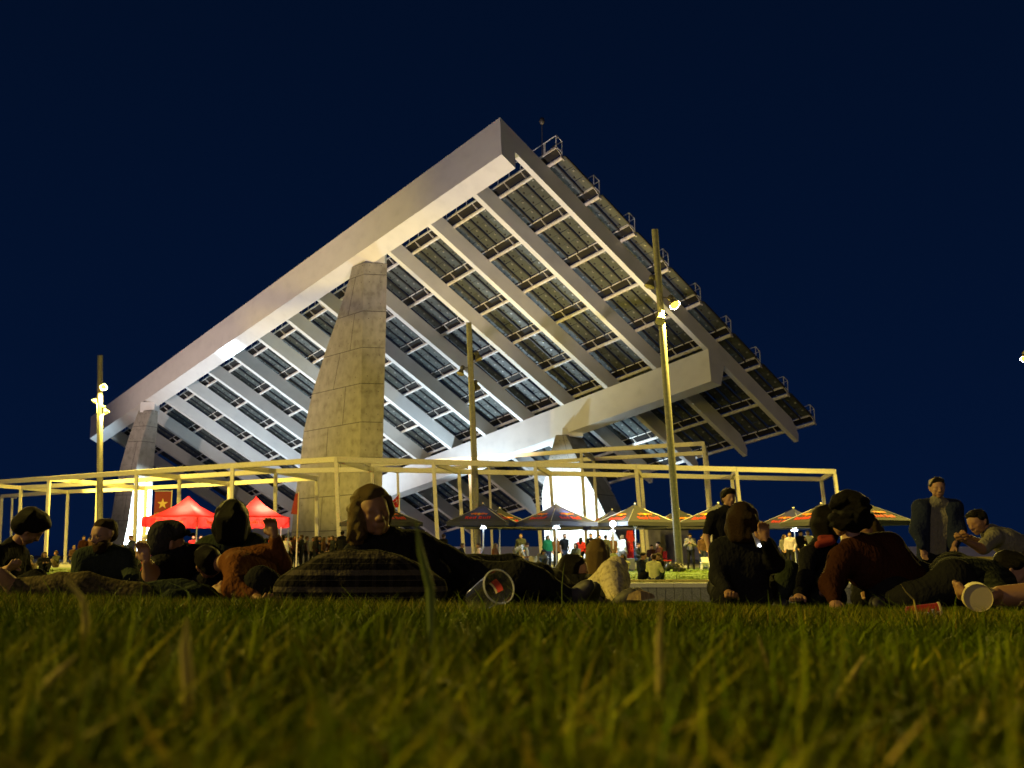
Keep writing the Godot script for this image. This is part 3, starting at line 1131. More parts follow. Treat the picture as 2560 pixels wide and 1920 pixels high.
	pillar(t, [[15.71, 6.71, -123.27, 5.44, -123.59, 9.12, -126.90], [12.22, 8.33, -123.27, 4.45, -124.24, 10.75, -126.9], [10.68, 9.10, -123.27, 4.15, -124.51, 11.62, -127.05], [8.36, 10.31, -123.27, 3.72, -124.92, 13.1, -127.5],
		[4.55, 12.07, -123.27, 3.99, -125.29, 14.9, -127.7], [2.66, 13.16, -123.27, 4.09, -125.54, 16.0, -127.8], [-.1, 14.63, -123.27, 4.13, -125.90, 17.39, -127.6]], "floodlit concrete pillar at the right")
	for bk in [[Vector3(-15.5, 34.4, -109.3), Vector3(2.2, 2.6, 1.8)], [Vector3(-56.6, 23.6, -154.0), Vector3(2.2, 1.6, 2.2)], [Vector3(7.6, 16.1, -125.2), Vector3(2.6, 1.0, 2.6)]]:
		b = MB.new()
		b.cube(bk[0], bk[1])
		part("bearing_block", b.done(), M.paint, t)


# ---------------------------------------------------------------- open steel frames
func frame_row(root: Node3D, pts: Array, lean: Vector3, h: float) -> void:
	for i in pts.size():
		var p: Vector3 = pts[i]
		var b := MB.new()
		var foot := Vector3(p.x, ground_y(p.z), p.z) + lean * (h / 6.9)
		b.bar(foot, p - (p - foot).normalized() * .34, .23, .23, Vector3.BACK, .012)
		b.cube(foot + Vector3(0, .03, 0), Vector3(.5, .06, .5))
		part("post", b.done(), M.steel_frame, root)
		if i + 1 < pts.size():
			beam(root, p, pts[i + 1])


func beam(root: Node3D, a: Vector3, c: Vector3) -> void:
	var b := MB.new()
	var d := (c - a).normalized()
	b.bar(a - d * .1 - Vector3(0, .17, 0), c + d * .1 - Vector3(0, .17, 0), .18, .34, Vector3.UP, .01)
	part("beam", b.done(), M.steel_frame, root)


func frames() -> void:
	var h := 6.9
	var P := func(x, z): return Vector3(x, h, z)
	var lean := Vector3(.45, 0, 0)
	var t := thing("steel_frame", "yellow lit open steel frame of posts and beams above the dark umbrellas", "steel frame", Vector3.ZERO, "open steel frames")
	var f1 := [P.call(-10.87, -61.35), P.call(-5.01, -63.25), P.call(1.49, -64.9), P.call(8.28, -66.63), P.call(15.4, -68.5), P.call(22.77, -70.39)]
	var f2 := []
	var dv := Vector3(1.25, 0, -7.1)
	for p in f1:
		f2.append(p + dv)
	frame_row(t, f1, lean, h)
	frame_row(t, f2, lean, h)
	for i in f1.size():
		beam(t, f1[i] - Vector3(0, .02, 0), f2[i] - Vector3(0, .02, 0))
	t = thing("steel_frame", "open steel frame of three post rows above the red tents at the left", "steel frame", Vector3.ZERO, "open steel frames")
	lean = Vector3(.22, 0, 0)
	var g1 := [P.call(-18.48, -65.75), P.call(-26.78, -71.06), P.call(-35.7, -76.89), P.call(-44.5, -82.3)]
	var g2 := [P.call(-16.6, -69.9), P.call(-25.13, -75.34), P.call(-33.99, -81.91), P.call(-42.83, -87.13)]
	var g3 := [P.call(-15.0, -76.5), P.call(-23.3, -82.2), P.call(-32.2, -87.8), P.call(-41.35, -93.04), P.call(-51.0, -100.0)]
	frame_row(t, g1, lean, h)
	frame_row(t, g2, lean, h)
	frame_row(t, g3, lean, h)
	for i in 4:
		beam(t, g1[i] - Vector3(0, .02, 0), g2[i] - Vector3(0, .02, 0))
		beam(t, g2[i] - Vector3(0, .03, 0), g3[i] - Vector3(0, .03, 0))
	beam(t, f1[0] - Vector3(.15, .0, .08), g1[0])
	beam(t, f2[0] - Vector3(.15, .01, 0), g2[0] - Vector3(0, .01, 0))
	h = 9.6
	P = func(x, z): return Vector3(x, 9.6, z)
	t = thing("steel_frame", "taller open steel frame standing farther back before the floodlit pillar", "steel frame", Vector3.ZERO, "open steel frames")
	lean = Vector3(.3, 0, 0)
	var k1 := [P.call(14.81, -76.75), P.call(5.72, -82.2), P.call(-3.83, -88.98), P.call(-13.4, -95.6)]
	var k2 := []
	for p in k1:
		k2.append(p + Vector3(1.6, 0, -7.05))
	frame_row(t, k1, lean, h)
	frame_row(t, k2, lean, h)
	for i in 4:
		beam(t, k1[i] - Vector3(0, .02, 0), k2[i] - Vector3(0, .02, 0))


# ---------------------------------------------------------------- lights
func omni(parent: Node3D, p: Vector3, c: Color, e: float, size: float) -> void:
	var l := OmniLight3D.new()
	l.name = "lamp_light"
	l.position = p
	l.light_color = c
	l.light_energy = e
	l.light_size = size
	l.omni_range = 160.0
	l.omni_attenuation = 2.0
	l.shadow_enabled = true
	parent.add_child(l, true)


func spot(parent: Node3D, p: Vector3, to: Vector3, c: Color, e: float, ang: float, size: float, soft := 0.5) -> void:
	var l := SpotLight3D.new()
	l.name = "flood_light"
	parent.add_child(l, true)
	l.position = p
	l.basis = Basis.looking_at(to - p, Vector3.UP if absf((to - p).normalized().y) < .95 else Vector3.BACK)
	l.light_color = c
	l.light_energy = e
	l.light_size = size
	l.spot_angle = ang
	l.spot_angle_attenuation = soft
	l.spot_range = 200.0
	l.spot_attenuation = 2.0
	l.shadow_enabled = true


const SODIUM := Color(1.0, 0.875, 0.37)
const COOL := Color(0.86, 0.95, 1.0)


# a cone shaped shade hung from a ball joint on a short arm
func lamp_head(root: Node3D, pole: Vector3, head: Vector3, aim: Vector3, lit: float) -> void:
	var g := Node3D.new()
	g.name = numbered("lamp_head")
	root.add_child(g, true)
	var d := aim.normalized()
	var b := MB.new()
	b.tube(pole, head - d * .46, .035, .035, 6)
	b.ball(head - d * .46, .17, Vector3.ONE, 10)
	part("arm", b.done(), M.shade, g)
	b = MB.new()
	b.lathe(head, d, [[0.0, -.36], [.09, -.36], [.12, -.30], [.26, .0], [.27, .02], [.26, .025], [.245, .0]], 18)
	part("lamp_shade", b.done(), M.shade, g)
	b = MB.new()
	b.lathe(head, d, [[.0, -.06], [.18, -.05], [.235, .0], [.19, .07], [.0, .10]], 18)
	part("lamp_glass", b.done(), M.sodium if lit > 0 else M.dull_lens, g)
	if lit > 0:
		omni(g, head + d * .03, SODIUM, lit, .04)


func lamp_post(label: String, top: Vector3, foot: Vector3, r: float, heads: Array) -> Node3D:
	var t := thing("lamp_post", label, "lamp post", foot, "tall slim lamp posts")
	var b := MB.new()
	b.tube(Vector3.ZERO, top - foot, r * 1.12, r * .9, 16)
	part("pole", b.done(), M.post, t)
	b = MB.new()
	b.tube(Vector3(0, 0, 0), Vector3(0, .12, 0), r * 1.9, r * 1.9, 16)
	part("base_plate", b.done(), M.post, t)
	for h in heads:
		var p: Vector3 = h[0] - foot
		var f: float = clampf((p.y + .4) / (top - foot).y, 0, 1)
		lamp_head(t, (top - foot) * f, p, h[1], h[2])
	return t


func floodlight(label: String, p: Vector3, to: Vector3, c: Color, e: float, ang: float, soft := .6) -> void:
	var t := thing("floodlight", label, "floodlight", p, "floodlights on the ground behind the crowd")
	var d := (to - p).normalized()
	var x := d.cross(Vector3.UP).normalized()
	var y := x.cross(d)
	var b := MB.new()
	b.box(Vector3.ZERO, x * .25, y * .2, d * .1)
	part("housing", b.done(), M.shade, t)
	b = MB.new()
	b.box(d * .105, x * .22, y * .17, d * .006)
	part("lamp_glass", b.done(), M.white_lens if c.b > .6 else M.sodium, t)
	b = MB.new()
	b.bar(Vector3(0, -.45, 0) - x * .28, x * -.28, .04, .04, d)
	b.bar(Vector3(0, -.45, 0) + x * .28, x * .28, .04, .04, d)
	b.bar(Vector3(0, -.45, 0) - x * .3, Vector3(0, -.45, 0) + x * .3, .05, .05, Vector3.UP)
	part("bracket", b.done(), M.shade, t)
	spot(t, d * .25, to - p, c, e, ang, .3, soft)


func lamps() -> void:
	lamp_post("tall lamp post right of centre with one glowing lamp before the umbrellas", at(1637, 573, 46.5), Vector3(7.9, .02, -47.6), .165,
		[[at(1624, 716, 46.6), Vector3(-.35, -1, .1), 0.0], [at(1687, 762, 46.4), Vector3(.35, -.9, .55), 600.0], [at(1650, 803, 46.2), Vector3(0, -.8, .62), 0.0]])
	lamp_post("unlit lamp post standing before the middle of the canopy", at(1172, 806, 66), Vector3(-2.2, .2, -66.6), .20,
		[[at(1151, 934, 65.8), Vector3(-.3, -1, .3), 0.0], [at(1197, 898, 66.1), Vector3(.4, -1, .2), 0.0], [at(1193, 972, 66.4), Vector3(.3, -1, -.3), 0.0]])
	lamp_post("lamp post at the left with three glowing lamps", at(250, 888, 78), Vector3(-32.2, .2, -79.0), .22,
		[[at(259, 968, 77.6), Vector3(.3, -.6, .8), 380.0], [at(236, 1004, 77.9), Vector3(-.6, -1, .2), 200.0], [at(265, 1031, 77.8), Vector3(.6, -1, .1), 200.0]])
	lamp_post("lamp post just outside the right edge, only the rim of its lamp in view", at(2592, 800, 58), at(2592, 800, 58) * Vector3(1, 0, 1) + Vector3(.6, .2, 0), .18,
		[[at(2563, 897, 57.7), Vector3(-.3, -.8, .5), 500.0]])
	# the row of posts goes on along the near lawn, left of and behind the camera
	lamp_post("lamp post on the near lawn to the left, outside the view", Vector3(-24, 16, -6), Vector3(-24, lawn_y(-24, -6), -6), .17, [[Vector3(-23.2, 14, -6), Vector3(.5, -1, 0), 640.0]])
	lamp_post("lamp post on the near lawn behind the camera", Vector3(9, 17, 16), Vector3(9, 1.1, 16), .17, [[Vector3(9, 15, 15.2), Vector3(0, -1, -.5), 20.0]])
	lamp_post("lamp post at the left end of the low wall, outside the view", Vector3(-31, 15, -46), Vector3(-31, .1, -46), .17, [[Vector3(-30.2, 13.5, -46), Vector3(.5, -1, 0), 450.0]])
	floodlight("white floodlight aimed up at the right pillar", Vector3(.0, .7, -111), Vector3(7.0, 5.5, -124), COOL, 3200.0, 28.0, .9)
	floodlight("white floodlight aimed at the far left pillar", Vector3(-45, .7, -151.8), Vector3(-57.4, 5, -154), COOL, 6500.0, 32.0, .8)
	floodlight("narrow white floodlight aimed at the upper girder", Vector3(-36, .7, -131), Q(.53, .026, 1), COOL, 5000.0, 7.5, 1.0)
	floodlight("wide white floodlight under the middle of the canopy", Vector3(-8, .7, -132), Q(.32, .45, .5), COOL, 800.0, 62.0)
	floodlight("wide white floodlight under the left half of the canopy", Vector3(-36, .7, -142), Q(.6, .35, .5), COOL, 800.0, 62.0)
	floodlight("pale floodlight in front of the left half, aimed up at the long girder", Vector3(-72, .7, -104), Q(.55, .0, .5), Color(1.0, .88, .80), 2100.0, 42.0)
	floodlight("pale floodlight before the high corner, aimed up at the girder and ribs", Vector3(-8, .7, -78), Q(.05, .1, .4), Color(1.0, .90, .84), 1150.0, 38.0)
	floodlight("yellow floodlight aimed at the tall middle pillar", Vector3(-40, .7, -84), Vector3(-19, 23, -112), Color(1.0, .86, .36), 1000.0, 30.0, .5)
	floodlight("yellow floodlight under the high end of the canopy", Vector3(7, .7, -106), Q(.06, .08, .7), SODIUM, 560.0, 44.0)


# ---------------------------------------------------------------- umbrellas
func bull_mesh(flip: float) -> ArrayMesh:
	# a charging bull, head low, as a thin raised outline
	var o := [[.06, .10], [.10, .16], [.20, .20], [.30, .18], [.40, .13], [.46, .17], [.45, .11], [.40, .07], [.42, .0], [.36, .02], [.34, .06], [.26, .06], [.20, .0], [.15, .0], [.17, .06], [.12, .05], [.05, .0], [.03, .03]]
	var poly := PackedVector2Array()
	for q in o:
		poly.append(Vector2(q[0] * flip, q[1]))
	var ix := Geometry2D.triangulate_polygon(poly)
	var b := MB.new()
	for i in range(0, ix.size(), 3):
		var p := []
		for k in 3:
			p.append(Vector3(poly[ix[i + k]].x, poly[ix[i + k]].y, .012))
		b.face(p, Vector3(p[0].x, p[0].y, -1))
	return b.done()


func umbrella(label: String, px: float, d: float, turn: float, size: float, led: float, sgn := true, patch_e := 0.0) -> Node3D:
	var p := at(px, 1389, d)
	var t := thing("umbrella", label, "umbrella", Vector3(p.x, ground_y(p.z), p.z), "dark umbrellas with red lettering")
	t.rotation.y = turn
	var rim := 2.34
	var top := 3.27
	var h := size / 2
	var b := MB.new()
	var cr := [Vector3(-h, rim, h), Vector3(h, rim, h), Vector3(h, rim, -h), Vector3(-h, rim, -h)]
	var vent := .22
	for i in 4:
		var a: Vector3 = cr[i]
		var c: Vector3 = cr[(i + 1) % 4]
		var tp := Vector3(0, top, 0)
		var n := 6
		for k in n:
			var s0 := float(k) / n
			var s1 := float(k + 1) / n
			var sag := func(s): return Vector3(0, -.07 * sin(s * PI), 0)
			b.quad(tp.lerp(a, s1) + sag.call(s1), tp.lerp(c, s1) + sag.call(s1), tp.lerp(c, s0) + sag.call(s0), tp.lerp(a, s0) + sag.call(s0))
	var can := part("canopy", b.done(), M.canvas, t)
	b = MB.new()
	for i in 4:
		var a: Vector3 = cr[i]
		var c: Vector3 = cr[(i + 1) % 4]
		b.quad(a - Vector3(0, .2, 0), c - Vector3(0, .2, 0), c, a)
	part("valance", b.done(), M.canvas, t)
	b = MB.new()
	b.tube(Vector3(0, .02, 0), Vector3(0, top - .02, 0), .04, .035, 10)
	part("pole", b.done(), M.alu, t)
	b = MB.new()
	b.cube(Vector3(0, .06, 0), Vector3(.8, .12, .8))
	part("base", b.done(), M.stone, t)
	for i in 4:
		b = MB.new()
		b.tube(Vector3(0, rim - .32, 0), cr[i].lerp(Vector3(0, top, 0), .72) - Vector3(0, .06, 0), .018, .018, 6)
		b.tube(cr[i] - Vector3(0, .02, 0), Vector3(0, top - .07, 0), .016, .016, 6)
		part("rib", b.done(), M.alu, t)
	b = MB.new()
	b.ball(Vector3(0, top + .03, 0), .06)
	part("finial", b.done(), M.alu, t)
	if sgn:
		var tm := text_mesh("Red Bull", .25, false, true, .012)
		var disc := MB.new()
		disc.lathe(Vector3(0, 0, 0), Vector3.BACK, [[.10, 0.0], [.10, .016], [.0, .016]], 16)
		var dm := disc.done()
		var bm := [bull_mesh(1.0), bull_mesh(-1.0)]
		for i in 4:
			var nrm := Vector3(0, h, top - rim).normalized()
			var upv := nrm.cross(Vector3.RIGHT)
			var spin := Basis(Vector3.UP, i * PI / 2)
			var base := Transform3D(spin * Basis(Vector3.RIGHT, upv, nrm), spin * (Vector3(0, top, 0).lerp(Vector3(0, rim, h), .74) + nrm * -.035))
			part("lettering", tm, M.logo_red, can).transform = base * Transform3D(Basis(), Vector3(0, -.06, .02))
			part("emblem_disc", dm, M.logo_yellow, can).transform = base * Transform3D(Basis(), Vector3(0, .30, .01))
			for s in 2:
				part("emblem_bull", bm[s], M.logo_orange, can).transform = base * Transform3D(Basis(), Vector3(.02 - .04 * (1 - s), .20, .02))
	if led > 0:
		for k in 4:
			var dd := Vector3(cos(k * PI / 2 + .6), 0, sin(k * PI / 2 + .6))
			b = MB.new()
			b.box(Vector3(0, rim - .28, 0) + dd * .14, dd * .035, Vector3(0, .03, 0), dd.cross(Vector3.UP) * .03)
			part("spot_lamp", b.done(), M.led, t)
		omni(t, Vector3(.0, rim - .14, .2), COOL, led, .05)
	if patch_e > 0:
		b = MB.new()
		b.ball(Vector3(.15, 2.66, .5), .05)
		part("lamp_bulb", b.done(), M.led, t)
		omni(t, Vector3(.15, 2.66, .5), COOL, patch_e, .05)
	return t


func umbrellas() -> void:
	umbrella("dark umbrella at the left end of the row, before the big pillar", 951, 50, .75, 3.0, 0.0)
	umbrella("dark umbrella with lettering facing us, third pole from the left lamp post", 1208, 50, -.22, 3.0, .9)
	umbrella("dark umbrella half hidden close behind its twin, before the panels' lower edge", 1249, 55, .4, 3.0, 0.0)
	umbrella("dark umbrella with a bright light patch, in front of the white floodlit pillar", 1391, 50, .62, 3.0, 1.5, true, 2.2)
	umbrella("dark umbrella showing only its thin pole behind the light patched one", 1378, 57, .2, 3.0, 0.0)
	umbrella("grey umbrella with two lettered sides facing us, left of the near lamp post", 1590, 50.5, .5, 3.0, 0.0)
	umbrella("dark blue umbrella with a lit top, peeking out behind the grey lettered one", 1532, 57, .1, 3.0, 1.0, true, 1.2)
	umbrella("small far umbrella right behind the near lamp post", 1700, 56, .3, 3.0, 0.0)
	umbrella("umbrella with one yellow lit side, behind the standing couple", 1800, 50, .52, 3.0, 0.0)
	umbrella("far umbrella with a glowing lamp cluster on its pole, between the two foreground groups", 1989, 55, .7, 3.0, 1.6)
	umbrella("umbrella hidden behind the big curly head", 2060, 50, .3, 3.0, 0.0)
	umbrella("olive lit umbrella at the right end of the row", 2166, 46, .5, 3.1, 0.0)
	# the work lamp on a stand
	var p := at(1532, 1310, 49)
	var t := thing("work_lamp", "glaring white lamp on a thin stand between two umbrellas", "lamp", Vector3(p.x, .2, p.z))
	var b := MB.new()
	b.tube(Vector3.ZERO, Vector3(0, p.y - .34, 0), .035, .03, 8)
	part("stand", b.done(), M.alu, t)
	b = MB.new()
	b.ball(Vector3(0, p.y - .2, 0), .15)
	part("bulb", b.done(), glow(.95, .97, 1.0, 30.0), t)
	omni(t, Vector3(0, p.y - .2, 0), COOL, 9.0, .1)


# ---------------------------------------------------------------- tents, counter, flags
func tent(label: String, px: float, d: float, turn: float, letters: String, e: float) -> void:
	var p := at(px, 1389, d)
	var t := thing("tent", label, "tent", Vector3(p.x, ground_y(p.z), p.z), "red pop-up tents")
	t.rotation.y = turn
	var h := 1.5
	var eave := 2.52
	var top := 3.62
	var b := MB.new()
	var prof := [[0.0, top], [.10, top - .20], [.28, top - .50], [.5, eave + .36], [.75, eave + .12], [1.0, eave]]
	for i in 4:
		var r := Basis(Vector3.UP, i * PI / 2)
		for k in prof.size() - 1:
			var n := 6
			for j in n:
				var u0 := lerpf(-1, 1, float(j) / n)
				var u1 := lerpf(-1, 1, float(j + 1) / n)
				var q := func(u, s): return r * Vector3(u * h * prof[s][0], prof[s][1] - .05 * (1 - u * u) * sin(PI * prof[s][0]), h * prof[s][0])
				b.quad(q.call(u0, k + 1), q.call(u1, k + 1), q.call(u1, k), q.call(u0, k))
	part("roof", b.done(), M.tent, t)
	for i in 4:
		var r := Basis(Vector3.UP, i * PI / 2)
		b = MB.new()
		var n := 24
		for j in n:
			var x0 := lerpf(-h, h, float(j) / n)
			var x1 := lerpf(-h, h, float(j + 1) / n)
			var z0 := h + .02 * sin(j * 1.9)
			var z1 := h + .02 * sin((j + 1) * 1.9)
			var s0 := .48 - .03 * absf(sin(j * PI / 4))
			var s1 := .48 - .03 * absf(sin((j + 1) * PI / 4))
			b.quad(r * Vector3(x0, eave - s0, z0), r * Vector3(x1, eave - s1, z1), r * Vector3(x1, eave, h), r * Vector3(x0, eave, h))
		var va := part("valance", b.done(), M.tent, t)
		var tx := part("lettering", text_mesh(letters, .16, true, false, .012), M.gold, va)
		tx.transform = Transform3D(r, r * Vector3(0, eave - .24, h + .035))
		b = MB.new()
		b.bar(r * Vector3(-h + .05, 0, h - .05), r * Vector3(-h + .05, eave, h - .05), .045, .045, Vector3.BACK)
		part("leg", b.done(), M.alu, t)
		b = MB.new()
		for j in 8:
			var x0 := lerpf(-h, h, j / 8.0)
			var x1 := lerpf(-h, h, (j + 1) / 8.0)
			b.bar(r * Vector3(x0, eave - (.38 if j % 2 else .05), h - .09), r * Vector3(x1, eave - (.05 if j % 2 else .38), h - .09), .025, .025)
		part("truss", b.done(), M.alu, t)
	b = MB.new()
	b.ball(Vector3(.35, 2.75, .35), .12)
	part("lamp_bulb", b.done(), glow(1.0, .93, .8, 14.0), t)
	omni(t, Vector3(.35, 2.75, .35), Color(1.0, .9, .72), e, .1)


func tents() -> void:
	tent("glowing red pop-up tent on the left, beside the flag with the star", 463, 48.5, -.25, "Estrella Damm", 10.0)
	tent("glowing red pop-up tent on the right, against the big concrete pillar", 634, 49, .35, "Estrella Damm", 10.0)
	# flags
	var p := at(421, 1389, 53)
	var t := thing("flag", "dark red flag with a gold star on a pole left of the tents", "flag", Vector3(p.x, .2, p.z), "red flags on poles")
	var b := MB.new()
	b.tube(Vector3.ZERO, Vector3(0, 4.15, 0), .035, .03, 8)
	b.tube(Vector3(.02, 4.1, 0), Vector3(-.95, 4.1, 0), .02, .02, 6)
	part("pole", b.done(), M.cream, t)
	b = MB.new()
	b.box(Vector3(-.47, 3.3, 0), Vector3(.44, 0, 0), Vector3(0, .76, 0), Vector3(0, 0, .008))
	var cl := part("cloth", b.done(), M.banner, t)
	b = MB.new()
	for i in 5:
		var a0 := TAU * i / 5 + PI / 2
		var o := Vector3(-.47, 3.42, .014)
		var r0 := Vector3(cos(a0), sin(a0), 0) * .30
		var ra := Vector3(cos(a0 + TAU / 10), sin(a0 + TAU / 10), 0) * .12
		var rb := Vector3(cos(a0 - TAU / 10), sin(a0 - TAU / 10), 0) * .12
		b.quad(o, o + rb, o + r0, o + ra)
	part("star", b.done(), M.gold, cl)
	var tx := part("lettering", text_mesh("Estrella", .17, true, true, .01), M.gold, cl)
	tx.position = Vector3(-.47, 2.86, .014)
	tx.rotation.y = PI
	p = at(741, 1389, 52)
	t = thing("flag", "narrow red flag on a pole beside the big concrete pillar", "flag", Vector3(p.x, .2, p.z), "red flags on poles")
	b = MB.new()
	b.tube(Vector3.ZERO, Vector3(0, 4.0, 0), .035, .03, 8)
	part("pole", b.done(), M.cream, t)
	b = MB.new()
	b.prism([Vector3(-.03, 2.8, 0), Vector3(-.40, 2.85, -.1), Vector3(-.40, 2.85, -.115), Vector3(-.03, 2.8, -.015)], [Vector3(-.03, 3.95, 0), Vector3(-.20, 3.9, -.1), Vector3(-.20, 3.9, -.115), Vector3(-.03, 3.95, -.015)])
	part("cloth", b.done(), M.banner, t)
	p = at(996, 1389, 54)
	t = thing("flag", "small red and white flag on a pole above the leftmost umbrella", "flag", Vector3(p.x, .2, p.z), "red flags on poles")
	b = MB.new()
	b.tube(Vector3.ZERO, Vector3(0, 4.1, 0), .03, .03, 8)
	part("pole", b.done(), M.white, t)
	b = MB.new()
	b.prism([Vector3(-.03, 3.3, 0), Vector3(-.62, 3.15, 0), Vector3(-.62, 3.15, -.015), Vector3(-.03, 3.3, -.015)], [Vector3(-.03, 4.0, 0), Vector3(-.5, 3.5, 0), Vector3(-.5, 3.5, -.015), Vector3(-.03, 4.0, -.015)])
	var fc := part("cloth", b.done(), M.shirt_red, t)
	b = MB.new()
	b.bar(Vector3(-.06, 3.7, .012), Vector3(-.52, 3.38, .012), .10, .01)
	b.bar(Vector3(-.1, 3.45, .012), Vector3(-.2, 3.78, .012), .08, .01)
	part("stripe", b.done(), M.white, fc)
	# counter with crates
	p = at(346, 1389, 47)
	t = thing("counter", "red bar counter with a pale top at the left end of the tents", "counter", Vector3(p.x, .14, p.z))
	b = MB.new()
	b.cube(Vector3(0, .42, 0), Vector3(.95, .84, .6))
	part("front", b.done(), M.red_counter, t)
	b = MB.new()
	b.cube(Vector3(0, .87, 0), Vector3(1.1, .05, .7))
	part("counter_top", b.done(), M.cream, t)
	for i in 4:
		b = MB.new()
		b.cube(Vector3(0, .14, 0), Vector3(.34, .28, .3))
		var o := thing("carton", ["lower left brown carton on the red counter", "lower right brown carton on the red counter", "upper left brown carton stacked on the red counter", "upper right brown carton stacked on the red counter"][i], "carton", Vector3(p.x + .15 + (i % 2) * .36, .14 + .895 + (i / 2) * .285, p.z), "cartons on the counter")
		part("box", b.done(), M.cardboard, o)
		b = MB.new()
		b.cube(Vector3(0, .14, .1525), Vector3(.12, .05, .004))
		part("handle_slot", b.done(), M.groove, o)
	b = MB.new()
	b.ball(Vector3.ZERO, .17, Vector3(1.6, .8, 1))
	b.ball(Vector3(.14, .04, 0), .12, Vector3(1.3, .9, 1))
	solo("bag", b.done(), M.white, "white plastic bag on top of the stacked cartons", "bag", Vector3(p.x + .38, .14 + .895 + .72, p.z))


func small_things() -> void:
	var p := at(1687, 1389, 46.5)
	var l := []
	for i in 14:
		var o := Vector3(rng.randf_range(-.42, .42), rng.randf_range(.05, .32), rng.randf_range(-.15, .15))
		l.append([o, rng.randf_range(.09, .16), o + Vector3(rng.randf_range(-.1, .1), -.06, .05), .1])
	solo("rubbish_bag", merged([blob(l, .028, 60.0)]), M.bag, "shiny black heap of rubbish bags at the foot of the near lamp post", "rubbish bag", Vector3(p.x, ground_y(p.z) + .02, p.z))
	for q in [[1762, 49, "white stool with a box on it, left of the other"], [1785, 47, "low white stool partly hidden by the woman's back"]]:
		p = at(q[0], 1389, q[1])
		var t := thing("stool", q[2], "stool", Vector3(p.x, ground_y(p.z), p.z), "white stools on the upper lawn")
		var b := MB.new()
		b.cube(Vector3(0, .36, 0), Vector3(.44, .05, .4))
		part("seat", b.done(), M.white, t)
		for s in [[-1, -1], [1, -1], [1, 1], [-1, 1]]:
			b = MB.new()
			b.bar(Vector3(s[0] * .19, 0, s[1] * .16), Vector3(s[0] * .17, .34, s[1] * .15), .05, .05, Vector3.BACK)
			part("leg", b.done(), M.white, t)
		b = MB.new()
		b.cube(Vector3(0, .24, -.12), Vector3(.36, .2, .03))
		part("back_panel", b.done(), M.white, t)
		if q[0] < 1770:
			b = MB.new()
			b.prism([Vector3(-.16, .39, -.13), Vector3(.16, .39, -.13), Vector3(.16, .39, .13), Vector3(-.16, .39, .13)], [Vector3(-.19, .62, -.13), Vector3(.15, .62, -.13), Vector3(.15, .62, .1), Vector3(-.19, .62, .1)])
			solo("box", b.done(), M.white, "white box standing on the left stool", "box", Vector3(p.x, ground_y(p.z), p.z))
	p = at(1338, 1389, 52)
	var c := MB.new()
	c.bar(Vector3(-.33, .35, 0), Vector3(.33, .35, 0), .5, .62, Vector3.UP, .03)
	solo("cool_box", c.done(), M.cream, "pale yellow box beside the crouching person", "box", Vector3(p.x, .2, p.z))
	p = at(1404, 1389, 54)
	c = MB.new()
	c.bar(Vector3(-.2, .4, 0), Vector3(.45, .4, 0), .5, .78, Vector3.UP, .02)
	solo("crate", c.done(), M.white, "tall white crate behind the man in the black T-shirt", "crate", Vector3(p.x, .2, p.z))
	p = at(1567, 1389, 48)
	c = MB.new()
	c.bar(Vector3(-.35, .3, 0), Vector3(.35, .3, 0), .5, .58, Vector3.UP, .02)
	solo("concrete_block", c.done(), M.stone, "grey block beside the woman in the white jacket", "block", Vector3(p.x, ground_y(p.z), p.z))
	# red chairs near the block
	for q in [[1577, 49.5, -.3, "red chair beside the grey block"], [1663, 50.5, .4, "red chair left of the near lamp post"]]:
		p = at(q[0], 1389, q[1])
		var t := thing("chair", q[3], "chair", Vector3(p.x, ground_y(p.z), p.z), "red chairs")
		t.rotation.y = q[2]
		for s in [["seat", Vector3(0, .44, 0), Vector3(.46, .05, .44)], ["backrest", Vector3(0, .70, -.21), Vector3(.46, .4, .04)]]:
			c = MB.new()
			c.cube(s[1], s[2])
			part(s[0], c.done(), M.shirt_red, t)
		for s in [[-1, -1], [1, -1], [1, 1], [-1, 1]]:
			c = MB.new()
			c.bar(Vector3(s[0] * .21, 0, s[1] * .2), Vector3(s[0] * .2, .42, s[1] * .19), .035, .035, Vector3.BACK)
			part("leg", c.done(), M.alu, t)
	# two concrete blocks far behind the umbrellas
	for q in [[1626, 92, 1.5, 3.2, "pale concrete block wall left of the near lamp post, far behind"], [1680, 96, 2.8, 3.4, "grey concrete block wall behind the near lamp post, far behind"]]:
		p = at(q[0], 1389, q[1])
		c = MB.new()
		c.cube(Vector3(0, q[3] / 2, 0), Vector3(q[2], q[3], 3.0))
		solo("concrete_wall", c.done(), M.concrete, q[4], "wall", Vector3(p.x, .2, p.z), "concrete blocks behind the umbrellas")
	# yellow cart
	p = at(2446, 1389, 30)
	var k := thing("cart", "yellow framed cart with two dark green panels, behind the lying people at the right", "cart", Vector3(p.x, -.15, p.z))
	var b := MB.new()
	for s in [-.54, 0.0, .54]:
		b.bar(Vector3(s, .25, 0), Vector3(s, .92, 0), .14, .14, Vector3.BACK, .03)
	b.bar(Vector3(-.6, .92, 0), Vector3(.6, .92, 0), .14, .16, Vector3.UP, .04)
	b.bar(Vector3(-.6, .28, 0), Vector3(.6, .28, 0), .14, .12, Vector3.UP, .03)
	part("frame", b.done(), M.van_yellow, k)
	for s in [-.27, .27]:
		b = MB.new()
		b.cube(Vector3(s, .6, -.02), Vector3(.42, .55, .04))
		part("panel", b.done(), M.dark_green, k)
		b = MB.new()
		b.lathe(Vector3(s, .13, -.2), Vector3.BACK, [[.0, 0.0], [.13, 0.0], [.13, .06], [.0, .06]], 14)
		part("wheel", b.done(), M.shade, k)
	b = MB.new()
	b.cube(Vector3(0, .6, -.35), Vector3(1.1, .6, .6))
	part("body", b.done(), M.van_yellow, k)
	# slim mast at the far left
	p = at(27, 1389, 100)
	b = MB.new()
